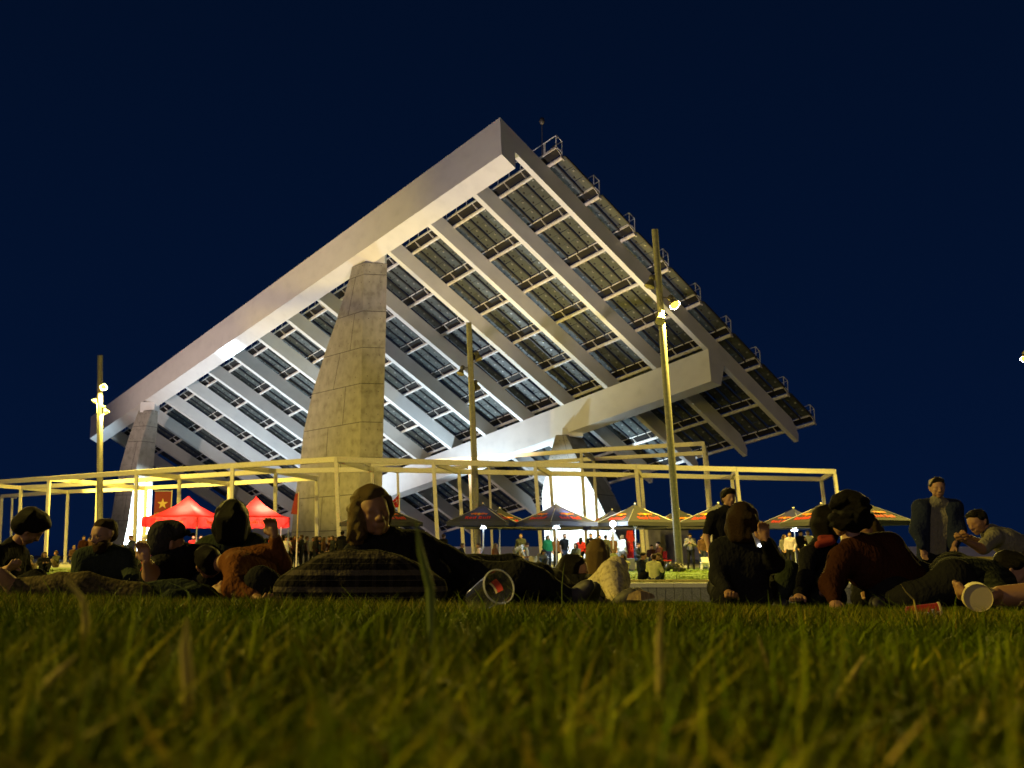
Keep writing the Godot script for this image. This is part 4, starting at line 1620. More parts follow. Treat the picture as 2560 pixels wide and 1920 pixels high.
	b.tube(Vector3.ZERO, Vector3(-.35, 6.4, 0), .16, .11, 8)
	b.bar(Vector3(-.45, 6.4, 0), Vector3(.1, 6.45, 0), .1, .06)
	solo("mast", b.done(), M.white, "thin pale mast far off behind the bowed head at the left edge", "mast", Vector3(p.x, .2, p.z))


# ---------------------------------------------------------------- people round the umbrellas and at the bar
func far_people() -> void:
	var g := "people under the dark umbrellas"
	far_person("stand", 1108, 50, 2.6, "shirt_black", "black_cloth", "hair_brown", "short", "standing person in black at the left edge of the umbrellas, seen from behind", g)
	far_person("chair", 1152, 50, 1.3, "shirt_black", "black_cloth", "hair_fair", "short", "balding man in black seated in profile, leftmost of the seated people", g)
	far_person("chair", 1200, 50, -1.2, "shirt_lilac", "denim", "hair_brown", "short", "person in a pale lilac shirt seated facing left, beside the umbrella pole", g)
	far_person("chair", 1236, 50, 1.2, "shirt_rust", "cream_cloth", "hair_fair", "long", "woman in a rust brown top seated in profile facing right", g)
	far_person("bend", 1293, 51, .9, "shirt_white", "shirt_grey", "hair_brown", "short", "person in a white shirt bending forward", g, 1.0, 1.95)
	far_person("stand", 1302, 53, -.2, "shirt_olive", "khaki", "hair_fair", "short", "man in an olive jacket with a red shirt front, standing behind the bending person", g, 1.04)
	far_person("stand", 1369, 51, .5, "shirt_green", "denim", "hair_dark", "bob", "woman in a green jacket standing in front of the bright pillar", g, .97)
	far_person("stand", 1411, 50, .6, "shirt_black", "denim", "hair_brown", "short", "man in a black T-shirt with a white print, standing with an arm out", g, 1.0, .6)
	far_person("chair", 1441, 50, -.6, "shirt_olive", "black_cloth", "hair_brown", "bob", "woman in an olive jacket seated beside the man in the black T-shirt", g)
	far_person("crouch", 1352, 49, .4, "shirt_grey", "denim", "hair_dark", "bob", "grey clad person crouching by the pale yellow box", g)
	far_person("stand", 1391, 54, .3, "shirt_brown", "black_cloth", "hair_dark", "long", "dark haired woman standing behind the man in the black T-shirt", g, .96)
	far_person("drink", 1478, 54, -.5, "shirt_black", "denim", "hair_dark", "short", "tall man in black standing against the lit pillar foot", g, 1.06)
	far_person("stand", 1497, 53, .5, "shirt_char", "denim", "hair_dark", "bob", "dark clad person standing in the middle of the group by the lit pillar", g)
	far_person("stand", 1514, 54, 2.8, "shirt_olive", "black_cloth", "hair_dark", "cap", "person in a dark cap and olive top standing left of the work lamp stand", g)
	far_person("stand", 1532, 55, .1, "shirt_brown", "black_cloth", "hair_brown", "short", "person in brown standing behind the work lamp stand", g, .98)
	far_person("stand", 1452, 55, 2.9, "shirt_red", "black_cloth", "hair_dark", "long", "dark haired person in red standing far back behind the seated woman", g, .95)
	far_person("stand", 1576, 60, .8, "shirt_red", "shirt_red", "hair_dark", "short", "person in red standing in the shadow of the dark pillar side", g, 1.05, 1.95, .6)
	far_person("stand", 1556, 49.5, 2.2, "shirt_white", "shirt_grey", "hair_fair", "bob", "woman with reddish fair hair in a white jacket, turned away", g, .97)
	far_person("chair", 1533, 47, .1, "shirt_lemon", "khaki", "hair_blond", "short", "small fair person in pale yellow low down beside the lamp stand", g, .8)
	far_person("phone", 1727, 50, -.3, "shirt_grey", "black_cloth", "hair_dark", "short", "standing man in grey looking at his phone, right of the near lamp post", g, 1.03)
	far_person("stand", 1756, 53, .4, "shirt_brown", "denim", "hair_dark", "short", "dim person standing behind the man with the phone", g)
	far_person("chair", 1592, 49, 1.0, "shirt_navy", "denim", "hair_brown", "short", "person in navy on the red chair beside the grey block", g)
	far_person("chair", 1629, 52, .0, "shirt_maroon", "denim", "hair_dark", "short", "person in maroon seated behind the two people on the wall", g, .95)
	far_person("chair", 1650, 50, -1.2, "shirt_maroon", "black_cloth", "hair_dark", "short", "person in a dark red top on the chair left of the near lamp post", g, 1.05)
	g = "people sitting at the lawn wall"
	far_person("sit", 1560, 38, -.9, "shirt_lemon", "denim", "hair_dark", "long", "long dark haired woman in a yellow top sitting at the wall", g)
	far_person("sit", 1604, 36, 1.0, "shirt_navy", "black_cloth", "hair_dark", "short", "man with glasses in a dark jacket sitting on the wall edge", g, 1.06)
	far_person("sit", 1634, 34.6, 2.7, "shirt_lemon", "denim", "hair_brown", "cap", "person in lemon shirt and cap sitting on the wall, back to us", g, 1.0)
	far_person("sit", 1650, 38, -1.4, "shirt_black", "black_cloth", "hair_fair", "short", "person in black sitting just right of the lemon shirt", g, 1.05)
	g = "people standing under the far right umbrellas"
	var n := 0
	for q in [[1962, 52, .3, "shirt_grey", "hair_fair", "long", "pale haired woman at the left of the group right of the woman smoking"], [1977, 50, -.4, "shirt_lilac", "hair_brown", "short", "person in a lilac top next to the pale haired woman"],
		[2003, 51, .2, "shirt_black", "hair_dark", "short", "person in black below the glowing lamp cluster"], [2022, 54, -.2, "shirt_white", "hair_blond", "short", "tall fair person at the right of the group below the lamp cluster"]]:
		far_person(["drink", "stand", "drink", "stand"][n], q[0], q[1], q[2], q[3], "black_cloth", q[4], q[5], q[6], g, 1.0 + .05 * n)
		n += 1
	g = "people at the left under the frame"
	far_person("stand", 206, 60, .7, "shirt_maroon", "denim", "hair_dark", "short", "person in a maroon check shirt behind the man with glasses, left of his head", g, 1.05)
	far_person("stand", 222, 62, -.5, "shirt_brown", "black_cloth", "hair_brown", "short", "person in brown just left of the bearded man's head", g)
	far_person("chair", 182, 62, .8, "shirt_brown", "khaki", "hair_blond", "short", "small fair person low beside the yellow post at the left", g)
	far_person("sit", 141, 58, -.4, "shirt_olive", "khaki", "hair_fair", "curly", "fair curly person sitting between two yellow posts at the left", g)
	far_person("sit", 110, 46, .6, "shirt_black", "black_cloth", "hair_fair", "bob", "person in black sitting in front of the leftmost tall post", g)
	far_person("sit", 66, 44, 1.0, "shirt_tan", "khaki", "hair_brown", "short", "person in tan sitting behind the bowed head", g)
	far_person("sit", 327, 47.5, -.7, "shirt_navy", "denim", "hair_brown", "short", "person in navy sitting at the left end of the red counter", g, 1.0, 1.95, .75)
	far_person("sit", 336, 44, .5, "shirt_olive", "black_cloth", "hair_dark", "short", "person in olive sitting on the grass before the red counter", g)
	# the queue at the bar
	g = "crowd at the bar between the tents and the long-haired man"
	var tops := ["shirt_black", "shirt_char", "shirt_brown", "shirt_maroon", "shirt_tan", "shirt_navy", "shirt_red", "shirt_grey", "shirt_olive"]
	var words := {"shirt_black": "black", "shirt_char": "charcoal", "shirt_brown": "brown", "shirt_maroon": "maroon", "shirt_tan": "tan", "shirt_navy": "navy", "shirt_red": "red", "shirt_grey": "grey", "shirt_olive": "olive"}
	var hair := ["hair_dark", "hair_brown", "hair_dark", "hair_fair"]
	var hw := {"hair_dark": "black", "hair_brown": "brown", "hair_fair": "fair"}
	var styles := ["short", "bob", "long", "short"]
	var ords := ["first", "second", "third", "fourth", "fifth", "sixth", "seventh", "eighth", "ninth", "tenth", "eleventh", "twelfth", "thirteenth", "fourteenth", "fifteenth", "sixteenth", "seventeenth", "eighteenth", "nineteenth", "twentieth", "twenty-first", "twenty-second", "twenty-third", "twenty-fourth", "twenty-fifth", "twenty-sixth", "twenty-seventh", "twenty-eighth", "twenty-ninth", "thirtieth", "thirty-first", "thirty-second"]
	for i in 32:
		var x := 556 + i * 10.6 + rng.randf_range(-4, 4)
		var top: String = tops[rng.randi() % tops.size()]
		var h: String = hair[rng.randi() % 4]
		var st: String = styles[rng.randi() % 4]
		far_person(["stand", "drink"][rng.randi() % 2], x, rng.randf_range(53.5, 58), rng.randf_range(-3.1, 3.1), top, "black_cloth", h, st,
			"person in %s with %s %s hair, %s from left at the bar" % [words[top], st, hw[h], ords[i]], g, rng.randf_range(.93, 1.04))
	far_person("drink", 714, 52.5, .4, "shirt_lemon", "black_cloth", "hair_dark", "short", "person in a lemon T-shirt among the crowd right of the second tent", g, .95, .6)
	far_person("stand", 854, 53, 2.9, "shirt_black", "black_cloth", "hair_dark", "short", "tall dark haired person in black standing out above the bar crowd", g, 1.12)
	for i in 5:
		var tp: String = ["shirt_red", "shirt_maroon", "shirt_black", "shirt_red", "shirt_brown"][i]
		far_person("stand", 482 + i * 17.5, 49.0, rng.randf_range(-.6, .6), tp, "black_cloth", "hair_dark", "short", "person in %s serving inside the tents, %s from the left" % [words[tp], ords[i]], "people inside the tents", .96)


# ---------------------------------------------------------------- people on the near lawn, laid out joint by joint
func near_people() -> void:
	var g := "people sitting and lying on the near lawn"
	# bowed head at the left edge
	person("person in black at the left edge, sitting with dark head bowed", at(10, 1500, 8.5), {
		head = at(70, 1322, 8.4), neck = at(38, 1362, 8.5), shl = at(-8, 1385, 8.2), shr = at(50, 1388, 8.75), ell = at(-14, 1440, 8.1), elr = at(66, 1440, 8.8), wrl = at(24, 1420, 7.9), wrr = at(84, 1470, 8.5),
		hipl = at(-16, 1488, 8.5), hipr = at(28, 1490, 8.7), knl = at(80, 1452, 8.0), knr = at(92, 1446, 8.6), anl = at(118, 1500, 7.8), anr = at(128, 1500, 8.5), fwd = Vector3(.55, -.6, -.6), up = Vector3(.45, .85, .1), toe = Vector3(1, 0, 0)},
		{shirt = "shirt_black", legs = "black_cloth", hair = "hair_dark", style = "short", hairs = 1.22, hs = 1.08, sleeve = 1.5}, g)
	# the bearded man
	var gm := person("bearded man with glasses in a dark green jumper, sitting and looking to the left", at(262, 1505, 8.8), {
		head = at(262, 1338, 8.75), neck = at(263, 1378, 8.8), shl = at(318, 1398, 8.85), shr = at(206, 1396, 8.75), ell = at(332, 1452, 8.6), elr = at(194, 1452, 8.6), wrl = at(292, 1478, 8.35), wrr = at(232, 1480, 8.35),
		hipl = at(290, 1486, 8.9), hipr = at(236, 1486, 8.9), knl = at(338, 1476, 8.4), knr = at(196, 1478, 8.4), anl = at(262, 1500, 8.3), anr = at(300, 1500, 8.3), fwd = Vector3(-.62, -.22, .78), up = Vector3(-.05, 1, .05), toe = Vector3(1, 0, .3)},
		{shirt = "shirt_moss", top = "jumper", legs = "black_cloth", hair = "hair_brown", style = "none", w = 1.22, hs = 1.04, hcell = .007}, g)
	var hz := Vector3(-.62, -.22, .78).normalized()
	var hx := Vector3.UP.cross(hz).normalized()
	var hy := hz.cross(hx)
	var hc: Vector3 = at(262, 1338, 8.75) - gm.position
	var b := MB.new()
	for s in [-1, 1]:
		var o: Vector3 = hc + hx * .035 * s + hz * .104 + hy * .008
		for k in 12:
			var a0 := TAU * k / 12
			var a1 := TAU * (k + 1) / 12
			b.tube(o + hx * cos(a0) * .026 + hy * sin(a0) * .018, o + hx * cos(a1) * .026 + hy * sin(a1) * .018, .003, .003, 4, false)
		b.tube(o + hx * .026 * s, hc + hx * .083 * s + hy * .012, .003, .003, 4)
	b.tube(hc + hz * .11 - hx * .01 + hy * .008, hc + hz * .11 + hx * .01 + hy * .008, .003, .003, 4)
	part("glasses", b.done(), M.glasses, gm)
	var bl := []
	for i in 9:
		var a := lerpf(-1.15, 1.15, i / 8.0)
		bl.append([hc + hx * sin(a) * .068 + hz * (.02 + .05 * cos(a)) - hy * (.055 + .025 * cos(a)), .024, hc + hx * sin(a) * .052 + hz * (.02 + .055 * cos(a)) - hy * (.08 + .03 * cos(a)), .018])
	part("beard", merged([blob(bl, .009, 60.0)]), M.hair_brown, gm)
	# lying with bare shins towards the left
	person("person lying with bare feet to the left and rolled brown trousers", at(345, 1515, 6.2), {
		head = at(560, 1500, 6.6), neck = at(520, 1500, 6.5), shl = at(486, 1495, 6.1), shr = at(488, 1497, 6.6), ell = at(430, 1502, 5.9), elr = at(432, 1500, 6.8), wrl = at(410, 1512, 6.5), wrr = at(392, 1510, 6.8),
		hipl = at(342, 1503, 6.05), hipr = at(345, 1500, 6.35), knl = at(212, 1463, 6.0), knr = at(216, 1476, 6.4), anl = at(44, 1466, 6.1), anr = at(56, 1486, 6.5), fwd = Vector3(0, 1, 0), up = Vector3(1, 0, 0), toe = Vector3(-.8, .5, .4)},
		{shirt = "shirt_moss", legs = "olive_cloth", hair = "hair_dark", style = "short", shoes = "", sleeve = 1.9, skin = "skin"}, g)
	# the black clad person with bare forearm
	person("person in black with a dark cap and a bare forearm held up", at(450, 1512, 7.3), {
		head = at(420, 1364, 7.25), neck = at(436, 1392, 7.3), shl = at(418, 1416, 7.2), shr = at(516, 1402, 7.5), ell = at(382, 1442, 6.9), elr = at(528, 1452, 7.4), wrl = at(366, 1402, 6.75), wrr = at(500, 1480, 7.2), hdl = Vector3(-.25, 1, .2),
		hipl = at(430, 1492, 7.3), hipr = at(488, 1492, 7.5), knl = at(392, 1470, 7.0), knr = at(520, 1464, 7.2), anl = at(420, 1504, 6.9), anr = at(480, 1505, 6.9), fwd = Vector3(.7, -.05, -.6), up = Vector3(-.12, 1, 0)},
		{shirt = "shirt_black", legs = "black_cloth", hair = "shirt_char", style = "cap", hairs = 1.25, w = 1.6, sleeve = .95, hs = 1.05}, g)
	# bobbed hair from behind
	person("person with dark bobbed hair and dark jacket seen from behind, before the tents", at(572, 1508, 7.6), {
		head = at(579, 1300, 7.55), neck = at(576, 1346, 7.6), shl = at(518, 1374, 7.65), shr = at(634, 1366, 7.65), ell = at(506, 1440, 7.5), elr = at(646, 1432, 7.5), wrl = at(540, 1462, 7.2), wrr = at(610, 1460, 7.2),
		hipl = at(540, 1492, 7.6), hipr = at(604, 1492, 7.6), knl = at(518, 1446, 8.1), knr = at(640, 1446, 8.1), anl = at(540, 1500, 8.3), anr = at(620, 1500, 8.3), fwd = Vector3(-.35, -.05, -1), up = Vector3(0, 1, 0)},
		{shirt = "shirt_moss", top = "jacket", legs = "black_cloth", hair = "hair_dark", style = "bob", hairs = 1.05, hs = 1.08, w = 1.35}, g)
	# rust sweater, arm raised
	person("person in a rust coloured sweater leaning back with one hand raised", at(630, 1514, 6.8), {
		head = at(524, 1412, 7.0), neck = at(572, 1406, 6.9), shl = at(588, 1420, 6.6), shr = at(664, 1392, 7.0), ell = at(582, 1470, 6.3), elr = at(704, 1412, 7.0), wrl = at(636, 1492, 6.2), wrr = at(686, 1338, 6.9), hdr = Vector3(-.35, 1, 0),
		hipl = at(606, 1494, 6.7), hipr = at(672, 1490, 7.0), knl = at(650, 1450, 6.3), knr = at(740, 1480, 7.0), anl = at(720, 1500, 6.3), anr = at(800, 1500, 7.0), fwd = Vector3(-.5, .1, -.8), up = Vector3(-.45, 1, 0)},
		{shirt = "shirt_rust", top = "sweater", legs = "black_cloth", hair = "hair_dark", style = "short", w = 1.15, curl = .8, skin = "skin_tan", sleeve = 1.85}, g)
	# the long-haired man
	person("long-haired man in a black T-shirt lying propped up, face turned right", at(1090, 1510, 5.7), {
		head = at(932, 1288, 5.5), neck = at(950, 1338, 5.55), shl = at(1046, 1366, 5.75), shr = at(892, 1392, 5.45), ell = at(1096, 1440, 5.5), elr = at(862, 1460, 5.3), wrl = at(1040, 1500, 5.2), wrr = at(780, 1494, 5.1),
		hipl = at(1180, 1452, 5.8), hipr = at(1150, 1496, 5.9), knl = at(1300, 1440, 5.7), knr = at(1310, 1496, 5.9), anl = at(1420, 1492, 5.8), anr = at(1450, 1506, 6.0), fwd = Vector3(.42, .02, .9), up = Vector3(-.22, 1, .0), toe = Vector3(.4, .6, .6)},
		{shirt = "shirt_black", top = "t_shirt", legs = "black_cloth", hair = "hair_wavy", style = "mop", hairs = 1.0, w = 1.15, cell = .016, hcell = .006, haircell = .007, hs = 1.06, skin = "skin_tan", sleeve = 1.6, collar = false}, g)
	# dark figures lying to the right of him
	person("person all in black lying on one side behind the clear plastic cup", at(1240, 1510, 6.6), {
		head = at(1090, 1428, 7.0), neck = at(1122, 1440, 6.9), shl = at(1150, 1436, 6.6), shr = at(1150, 1480, 6.8), ell = at(1185, 1420, 6.3), elr = at(1180, 1495, 6.5), wrl = at(1230, 1440, 6.2), wrr = at(1240, 1498, 6.3),
		hipl = at(1276, 1440, 6.7), hipr = at(1280, 1478, 6.8), knl = at(1350, 1446, 6.4), knr = at(1360, 1484, 6.5), anl = at(1432, 1480, 6.8), anr = at(1440, 1496, 6.9), fwd = Vector3(0, .3, -1), up = Vector3(-1, .2, 0)},
		{shirt = "shirt_black", legs = "black_cloth", hair = "hair_dark", style = "short", w = 1.3}, g)
	person("dark-haired person in black lying with one cream trousered knee drawn up", at(1450, 1512, 6.9), {
		head = at(1432, 1432, 7.2), neck = at(1428, 1462, 7.2), shl = at(1400, 1480, 7.0), shr = at(1466, 1478, 7.2), ell = at(1424, 1500, 6.7), elr = at(1514, 1470, 6.8), wrl = at(1460, 1502, 6.5), wrr = at(1524, 1494, 6.6),
		hipl = at(1476, 1494, 6.9), hipr = at(1500, 1482, 7.1), knl = at(1528, 1430, 6.75), knr = at(1541, 1420, 6.95), anl = at(1540, 1506, 6.4), anr = at(1556, 1504, 6.6), fwd = Vector3(.95, -.15, .1), up = Vector3(-.2, 1, 0), toe = Vector3(.5, 0, 1)},
		{shirt = "shirt_black", top = "jacket", legs = "cream_cloth", hair = "hair_dark", style = "bob", hs = 1.0, hairs = .95, shoes = "shoe"}, g)
	person("person with long blond hair seen from behind, sitting beyond the cream trousers", at(1497, 1508, 8.6), {
		head = at(1494, 1384, 8.6), neck = at(1496, 1412, 8.6), shl = at(1462, 1432, 8.6), shr = at(1532, 1432, 8.6), ell = at(1455, 1470, 8.5), elr = at(1540, 1470, 8.5), wrl = at(1480, 1490, 8.3), wrr = at(1520, 1490, 8.3),
		hipl = at(1474, 1500, 8.6), hipr = at(1522, 1500, 8.6), knl = at(1460, 1480, 9.0), knr = at(1540, 1480, 9.0), anl = at(1480, 1502, 9.2), anr = at(1520, 1502, 9.2), fwd = Vector3(.15, -.05, -1), up = Vector3(0, 1, 0)},
		{shirt = "shirt_brown", legs = "black_cloth", hair = "hair_blond", style = "long", hairs = .95}, g)
	# standing person behind the woman
	person("person in a black top standing behind the woman with the phone", at(1815, 1506, 14), {
		head = at(1821, 1248, 14), neck = at(1818, 1272, 14), shl = at(1852, 1290, 14.05), shr = at(1780, 1292, 13.95), ell = at(1862, 1340, 13.9), elr = at(1766, 1340, 13.9), wrl = at(1838, 1372, 13.6), wrr = at(1776, 1384, 13.6),
		hipl = at(1830, 1378, 14), hipr = at(1798, 1378, 14), knl = at(1832, 1446, 13.95), knr = at(1796, 1446, 13.95), anl = at(1834, 1500, 14), anr = at(1794, 1500, 14), fwd = Vector3(.35, .02, 1), up = Vector3(.05, 1, 0)},
		{shirt = "shirt_black", legs = "khaki", hair = "hair_dark", style = "short", hairs = 1.15, w = 1.1, hcell = .012, sleeve = .8, cell = .026}, g)
	# woman with the phone
	person("woman in black with brown hair, back to us, raising one hand", at(1852, 1510, 7.5), {
		head = at(1856, 1302, 7.5), neck = at(1856, 1348, 7.5), shl = at(1800, 1376, 7.55), shr = at(1914, 1370, 7.5), ell = at(1796, 1440, 7.4), elr = at(1938, 1408, 7.4), wrl = at(1820, 1480, 7.1), wrr = at(1914, 1352, 7.15), hdr = Vector3(-.1, 1, -.2),
		hipl = at(1818, 1492, 7.5), hipr = at(1890, 1492, 7.5), knl = at(1796, 1470, 8.0), knr = at(1926, 1464, 8.0), anl = at(1830, 1504, 8.2), anr = at(1880, 1504, 8.2), fwd = Vector3(.35, -.1, -1), up = Vector3(0, 1, 0)},
		{shirt = "shirt_black", top = "jacket", legs = "black_cloth", hair = "hair_brown", style = "bob", hairs = 1.05, w = 1.15, curl = .7, skin = "skin_tan"}, g)
	# the couple with the red collar
	person("person in a black jacket with a red scarf, beside the big curls", at(2046, 1512, 7.9), {
		head = at(2068, 1306, 7.9), neck = at(2062, 1352, 7.9), shl = at(2022, 1392, 7.8), shr = at(2092, 1386, 8.1), ell = at(2014, 1450, 7.6), elr = at(2098, 1450, 8.0), wrl = at(1996, 1490, 7.3), wrr = at(2070, 1480, 7.6),
		hipl = at(2028, 1494, 7.9), hipr = at(2078, 1494, 8.1), knl = at(1972, 1428, 7.9), knr = at(1962, 1438, 8.3), anl = at(1950, 1504, 7.8), anr = at(1932, 1504, 8.3), fwd = Vector3(.9, .1, -.3), up = Vector3(-.1, 1, 0)},
		{shirt = "shirt_black", top = "jacket", legs = "shirt_moss", hair = "hair_dark", style = "bob", hairs = 1.0, w = 1.1}, g)
	person("person with a big mop of dark curls in a maroon sweater", at(2240, 1514, 7.3), {
		head = at(2118, 1302, 7.3), neck = at(2136, 1366, 7.3), shl = at(2104, 1402, 7.15), shr = at(2226, 1366, 7.45), ell = at(2078, 1462, 7.0), elr = at(2290, 1430, 7.6), wrl = at(2086, 1504, 6.8), wrr = at(2330, 1488, 7.4),
		hipl = at(2220, 1482, 7.2), hipr = at(2298, 1456, 7.5), knl = at(2320, 1470, 7.5), knr = at(2390, 1470, 7.8), anl = at(2420, 1500, 7.6), anr = at(2470, 1500, 7.9), fwd = Vector3(-.6, .05, -.8), up = Vector3(-.05, 1, 0)},
		{shirt = "shirt_maroon", top = "sweater", legs = "black_cloth", hair = "hair_dark", style = "afro", hairs = 1.18, w = 1.5, hs = 1.05}, g)
	solo("scarf", merged([blob([[at(2046, 1362, 7.74), .030, at(2080, 1354, 7.74), .03], [at(2052, 1346, 7.78), .026, at(2078, 1344, 7.78), .024]], .010, 90.0)]), M.collar, "red scarf round the neck of the person in the black jacket", "scarf")
	person("fair haired person whose face shows just right of the big curly head", at(2190, 1512, 8.8), {
		head = at(2172, 1330, 8.8), neck = at(2176, 1366, 8.8), shl = at(2150, 1392, 8.9), shr = at(2214, 1388, 8.9), ell = at(2140, 1440, 8.7), elr = at(2222, 1440, 8.7), wrl = at(2160, 1480, 8.5), wrr = at(2200, 1480, 8.5),
		hipl = at(2160, 1496, 8.8), hipr = at(2206, 1496, 8.8), knl = at(2150, 1470, 9.2), knr = at(2220, 1470, 9.2), anl = at(2160, 1502, 9.4), anr = at(2210, 1502, 9.4), fwd = Vector3(-.8, -.1, .5), up = Vector3(0, 1, 0)},
		{shirt = "shirt_black", legs = "black_cloth", hair = "hair_fair", style = "long", skin = "skin_tan"}, g)
	# lying on the stomach at the right edge
	person("dark-haired person lying on the stomach at the right edge in a striped dark jacket", at(2430, 1514, 7.0), {
		head = at(2524, 1430, 7.2), neck = at(2504, 1452, 7.2), shl = at(2484, 1456, 7.5), shr = at(2480, 1470, 6.8), ell = at(2540, 1490, 7.3), elr = at(2520, 1500, 6.6), wrl = at(2580, 1494, 7.0), wrr = at(2572, 1502, 6.6),
		hipl = at(2386, 1432, 7.3), hipr = at(2384, 1452, 6.9), knl = at(2300, 1480, 7.4), knr = at(2310, 1488, 6.9), anl = at(2200, 1500, 7.4), anr = at(2210, 1504, 7.0), fwd = Vector3(.9, -.35, .25), up = Vector3(.3, 1, 0)},
		{shirt = "stripe_cloth", top = "jacket", legs = "black_cloth", hair = "hair_dark", style = "short", w = 1.45, hairs = 1.1}, g)
	# standing man at the right
	var sm := person("standing man in an open dark jacket over a white T-shirt", at(2346, 1506, 13.6), {
		head = at(2343, 1222, 13.6), neck = at(2344, 1250, 13.6), shl = at(2388, 1268, 13.6), shr = at(2300, 1268, 13.6), ell = at(2400, 1325, 13.5), elr = at(2290, 1325, 13.5), wrl = at(2384, 1368, 13.3), wrr = at(2306, 1376, 13.4),
		hipl = at(2362, 1388, 13.6), hipr = at(2326, 1388, 13.6), knl = at(2364, 1450, 13.6), knr = at(2322, 1450, 13.6), anl = at(2366, 1500, 13.6), anr = at(2320, 1500, 13.6), fwd = Vector3(-.1, -.1, 1), up = Vector3(0, 1, 0)},
		{shirt = "shirt_dim", top = "t_shirt", legs = "black_cloth", hair = "hair_dark", style = "short", sleeve = .5, cell = .026, hcell = .011, hs = 1.15, w = 1.1}, g)
	var o := sm.position
	bl = []
	for s in [-1, 1]:
		var sh := at(2344 + 44 * s, 1268, 13.6) - o
		var el := at(2345 + 55 * s, 1325, 13.5) - o
		bl.append([sh, .095, el, .078])
		bl.append([el, .078, (at(2345 + 39 * s, 1368, 13.35) - o).lerp(el, .1), .06])
		bl.append([sh, .095, at(2344 + 10 * s, 1256, 13.62) - o, .075])
		bl.append([at(2344 + 34 * s, 1278, 13.52) - o, .085, at(2344 + 36 * s, 1392, 13.5) - o, .085])
		bl.append([at(2344 + 22 * s, 1278, 13.7) - o, .11, at(2344 + 20 * s, 1390, 13.72) - o, .12])
	part("jacket", merged([blob(bl, .026, 40.0)]), M.shirt_navy, sm)
	person("person in a white shirt leaning forward at the right edge", at(2580, 1510, 11), {
		head = at(2446, 1308, 11), neck = at(2472, 1330, 11), shl = at(2486, 1345, 10.8), shr = at(2492, 1340, 11.3), ell = at(2455, 1372, 10.6), elr = at(2462, 1362, 11.3), wrl = at(2412, 1352, 10.5), wrr = at(2424, 1344, 11.2),
		hipl = at(2584, 1386, 10.9), hipr = at(2588, 1384, 11.3), knl = at(2560, 1446, 10.8), knr = at(2570, 1446, 11.3), anl = at(2580, 1504, 10.8), anr = at(2590, 1504, 11.3), fwd = Vector3(-.9, -.3, .4), up = Vector3(-.3, 1, 0)},
		{shirt = "shirt_dim", legs = "khaki", hair = "hair_dark", style = "short", cell = .026, hcell = .011, w = 1.25, skin = "skin_tan", sleeve = .9, hs = 1.1}, g)
	# the arm with the paper cup; its owner lies outside the view
	person("person out of view whose bare arm holds a paper cup on the grass", at(2800, 1530, 3.2), {
		head = at(2925, 1405, 2.95), neck = at(2920, 1440, 3.1), shl = at(2880, 1446, 3.0), shr = at(2900, 1496, 3.4), ell = at(2715, 1478, 2.92), elr = at(2850, 1535, 3.5), wrl = at(2500, 1490, 2.98), wrr = at(2720, 1545, 3.5), hdl = Vector3(-1, -.1, -.05),
		hipl = at(2930, 1500, 3.6), hipr = at(2900, 1512, 3.8), knl = at(3000, 1512, 3.95), knr = at(2960, 1516, 4.2), anl = at(3060, 1522, 4.35), anr = at(3020, 1524, 4.6), fwd = Vector3(-.8, .2, .2), up = Vector3(.1, 1, 0)},
		{shirt = "shirt_black", legs = "denim", hair = "hair_dark", style = "short", sleeve = .6, skin = "skin_tan", cell = .014, curl = .75}, g)


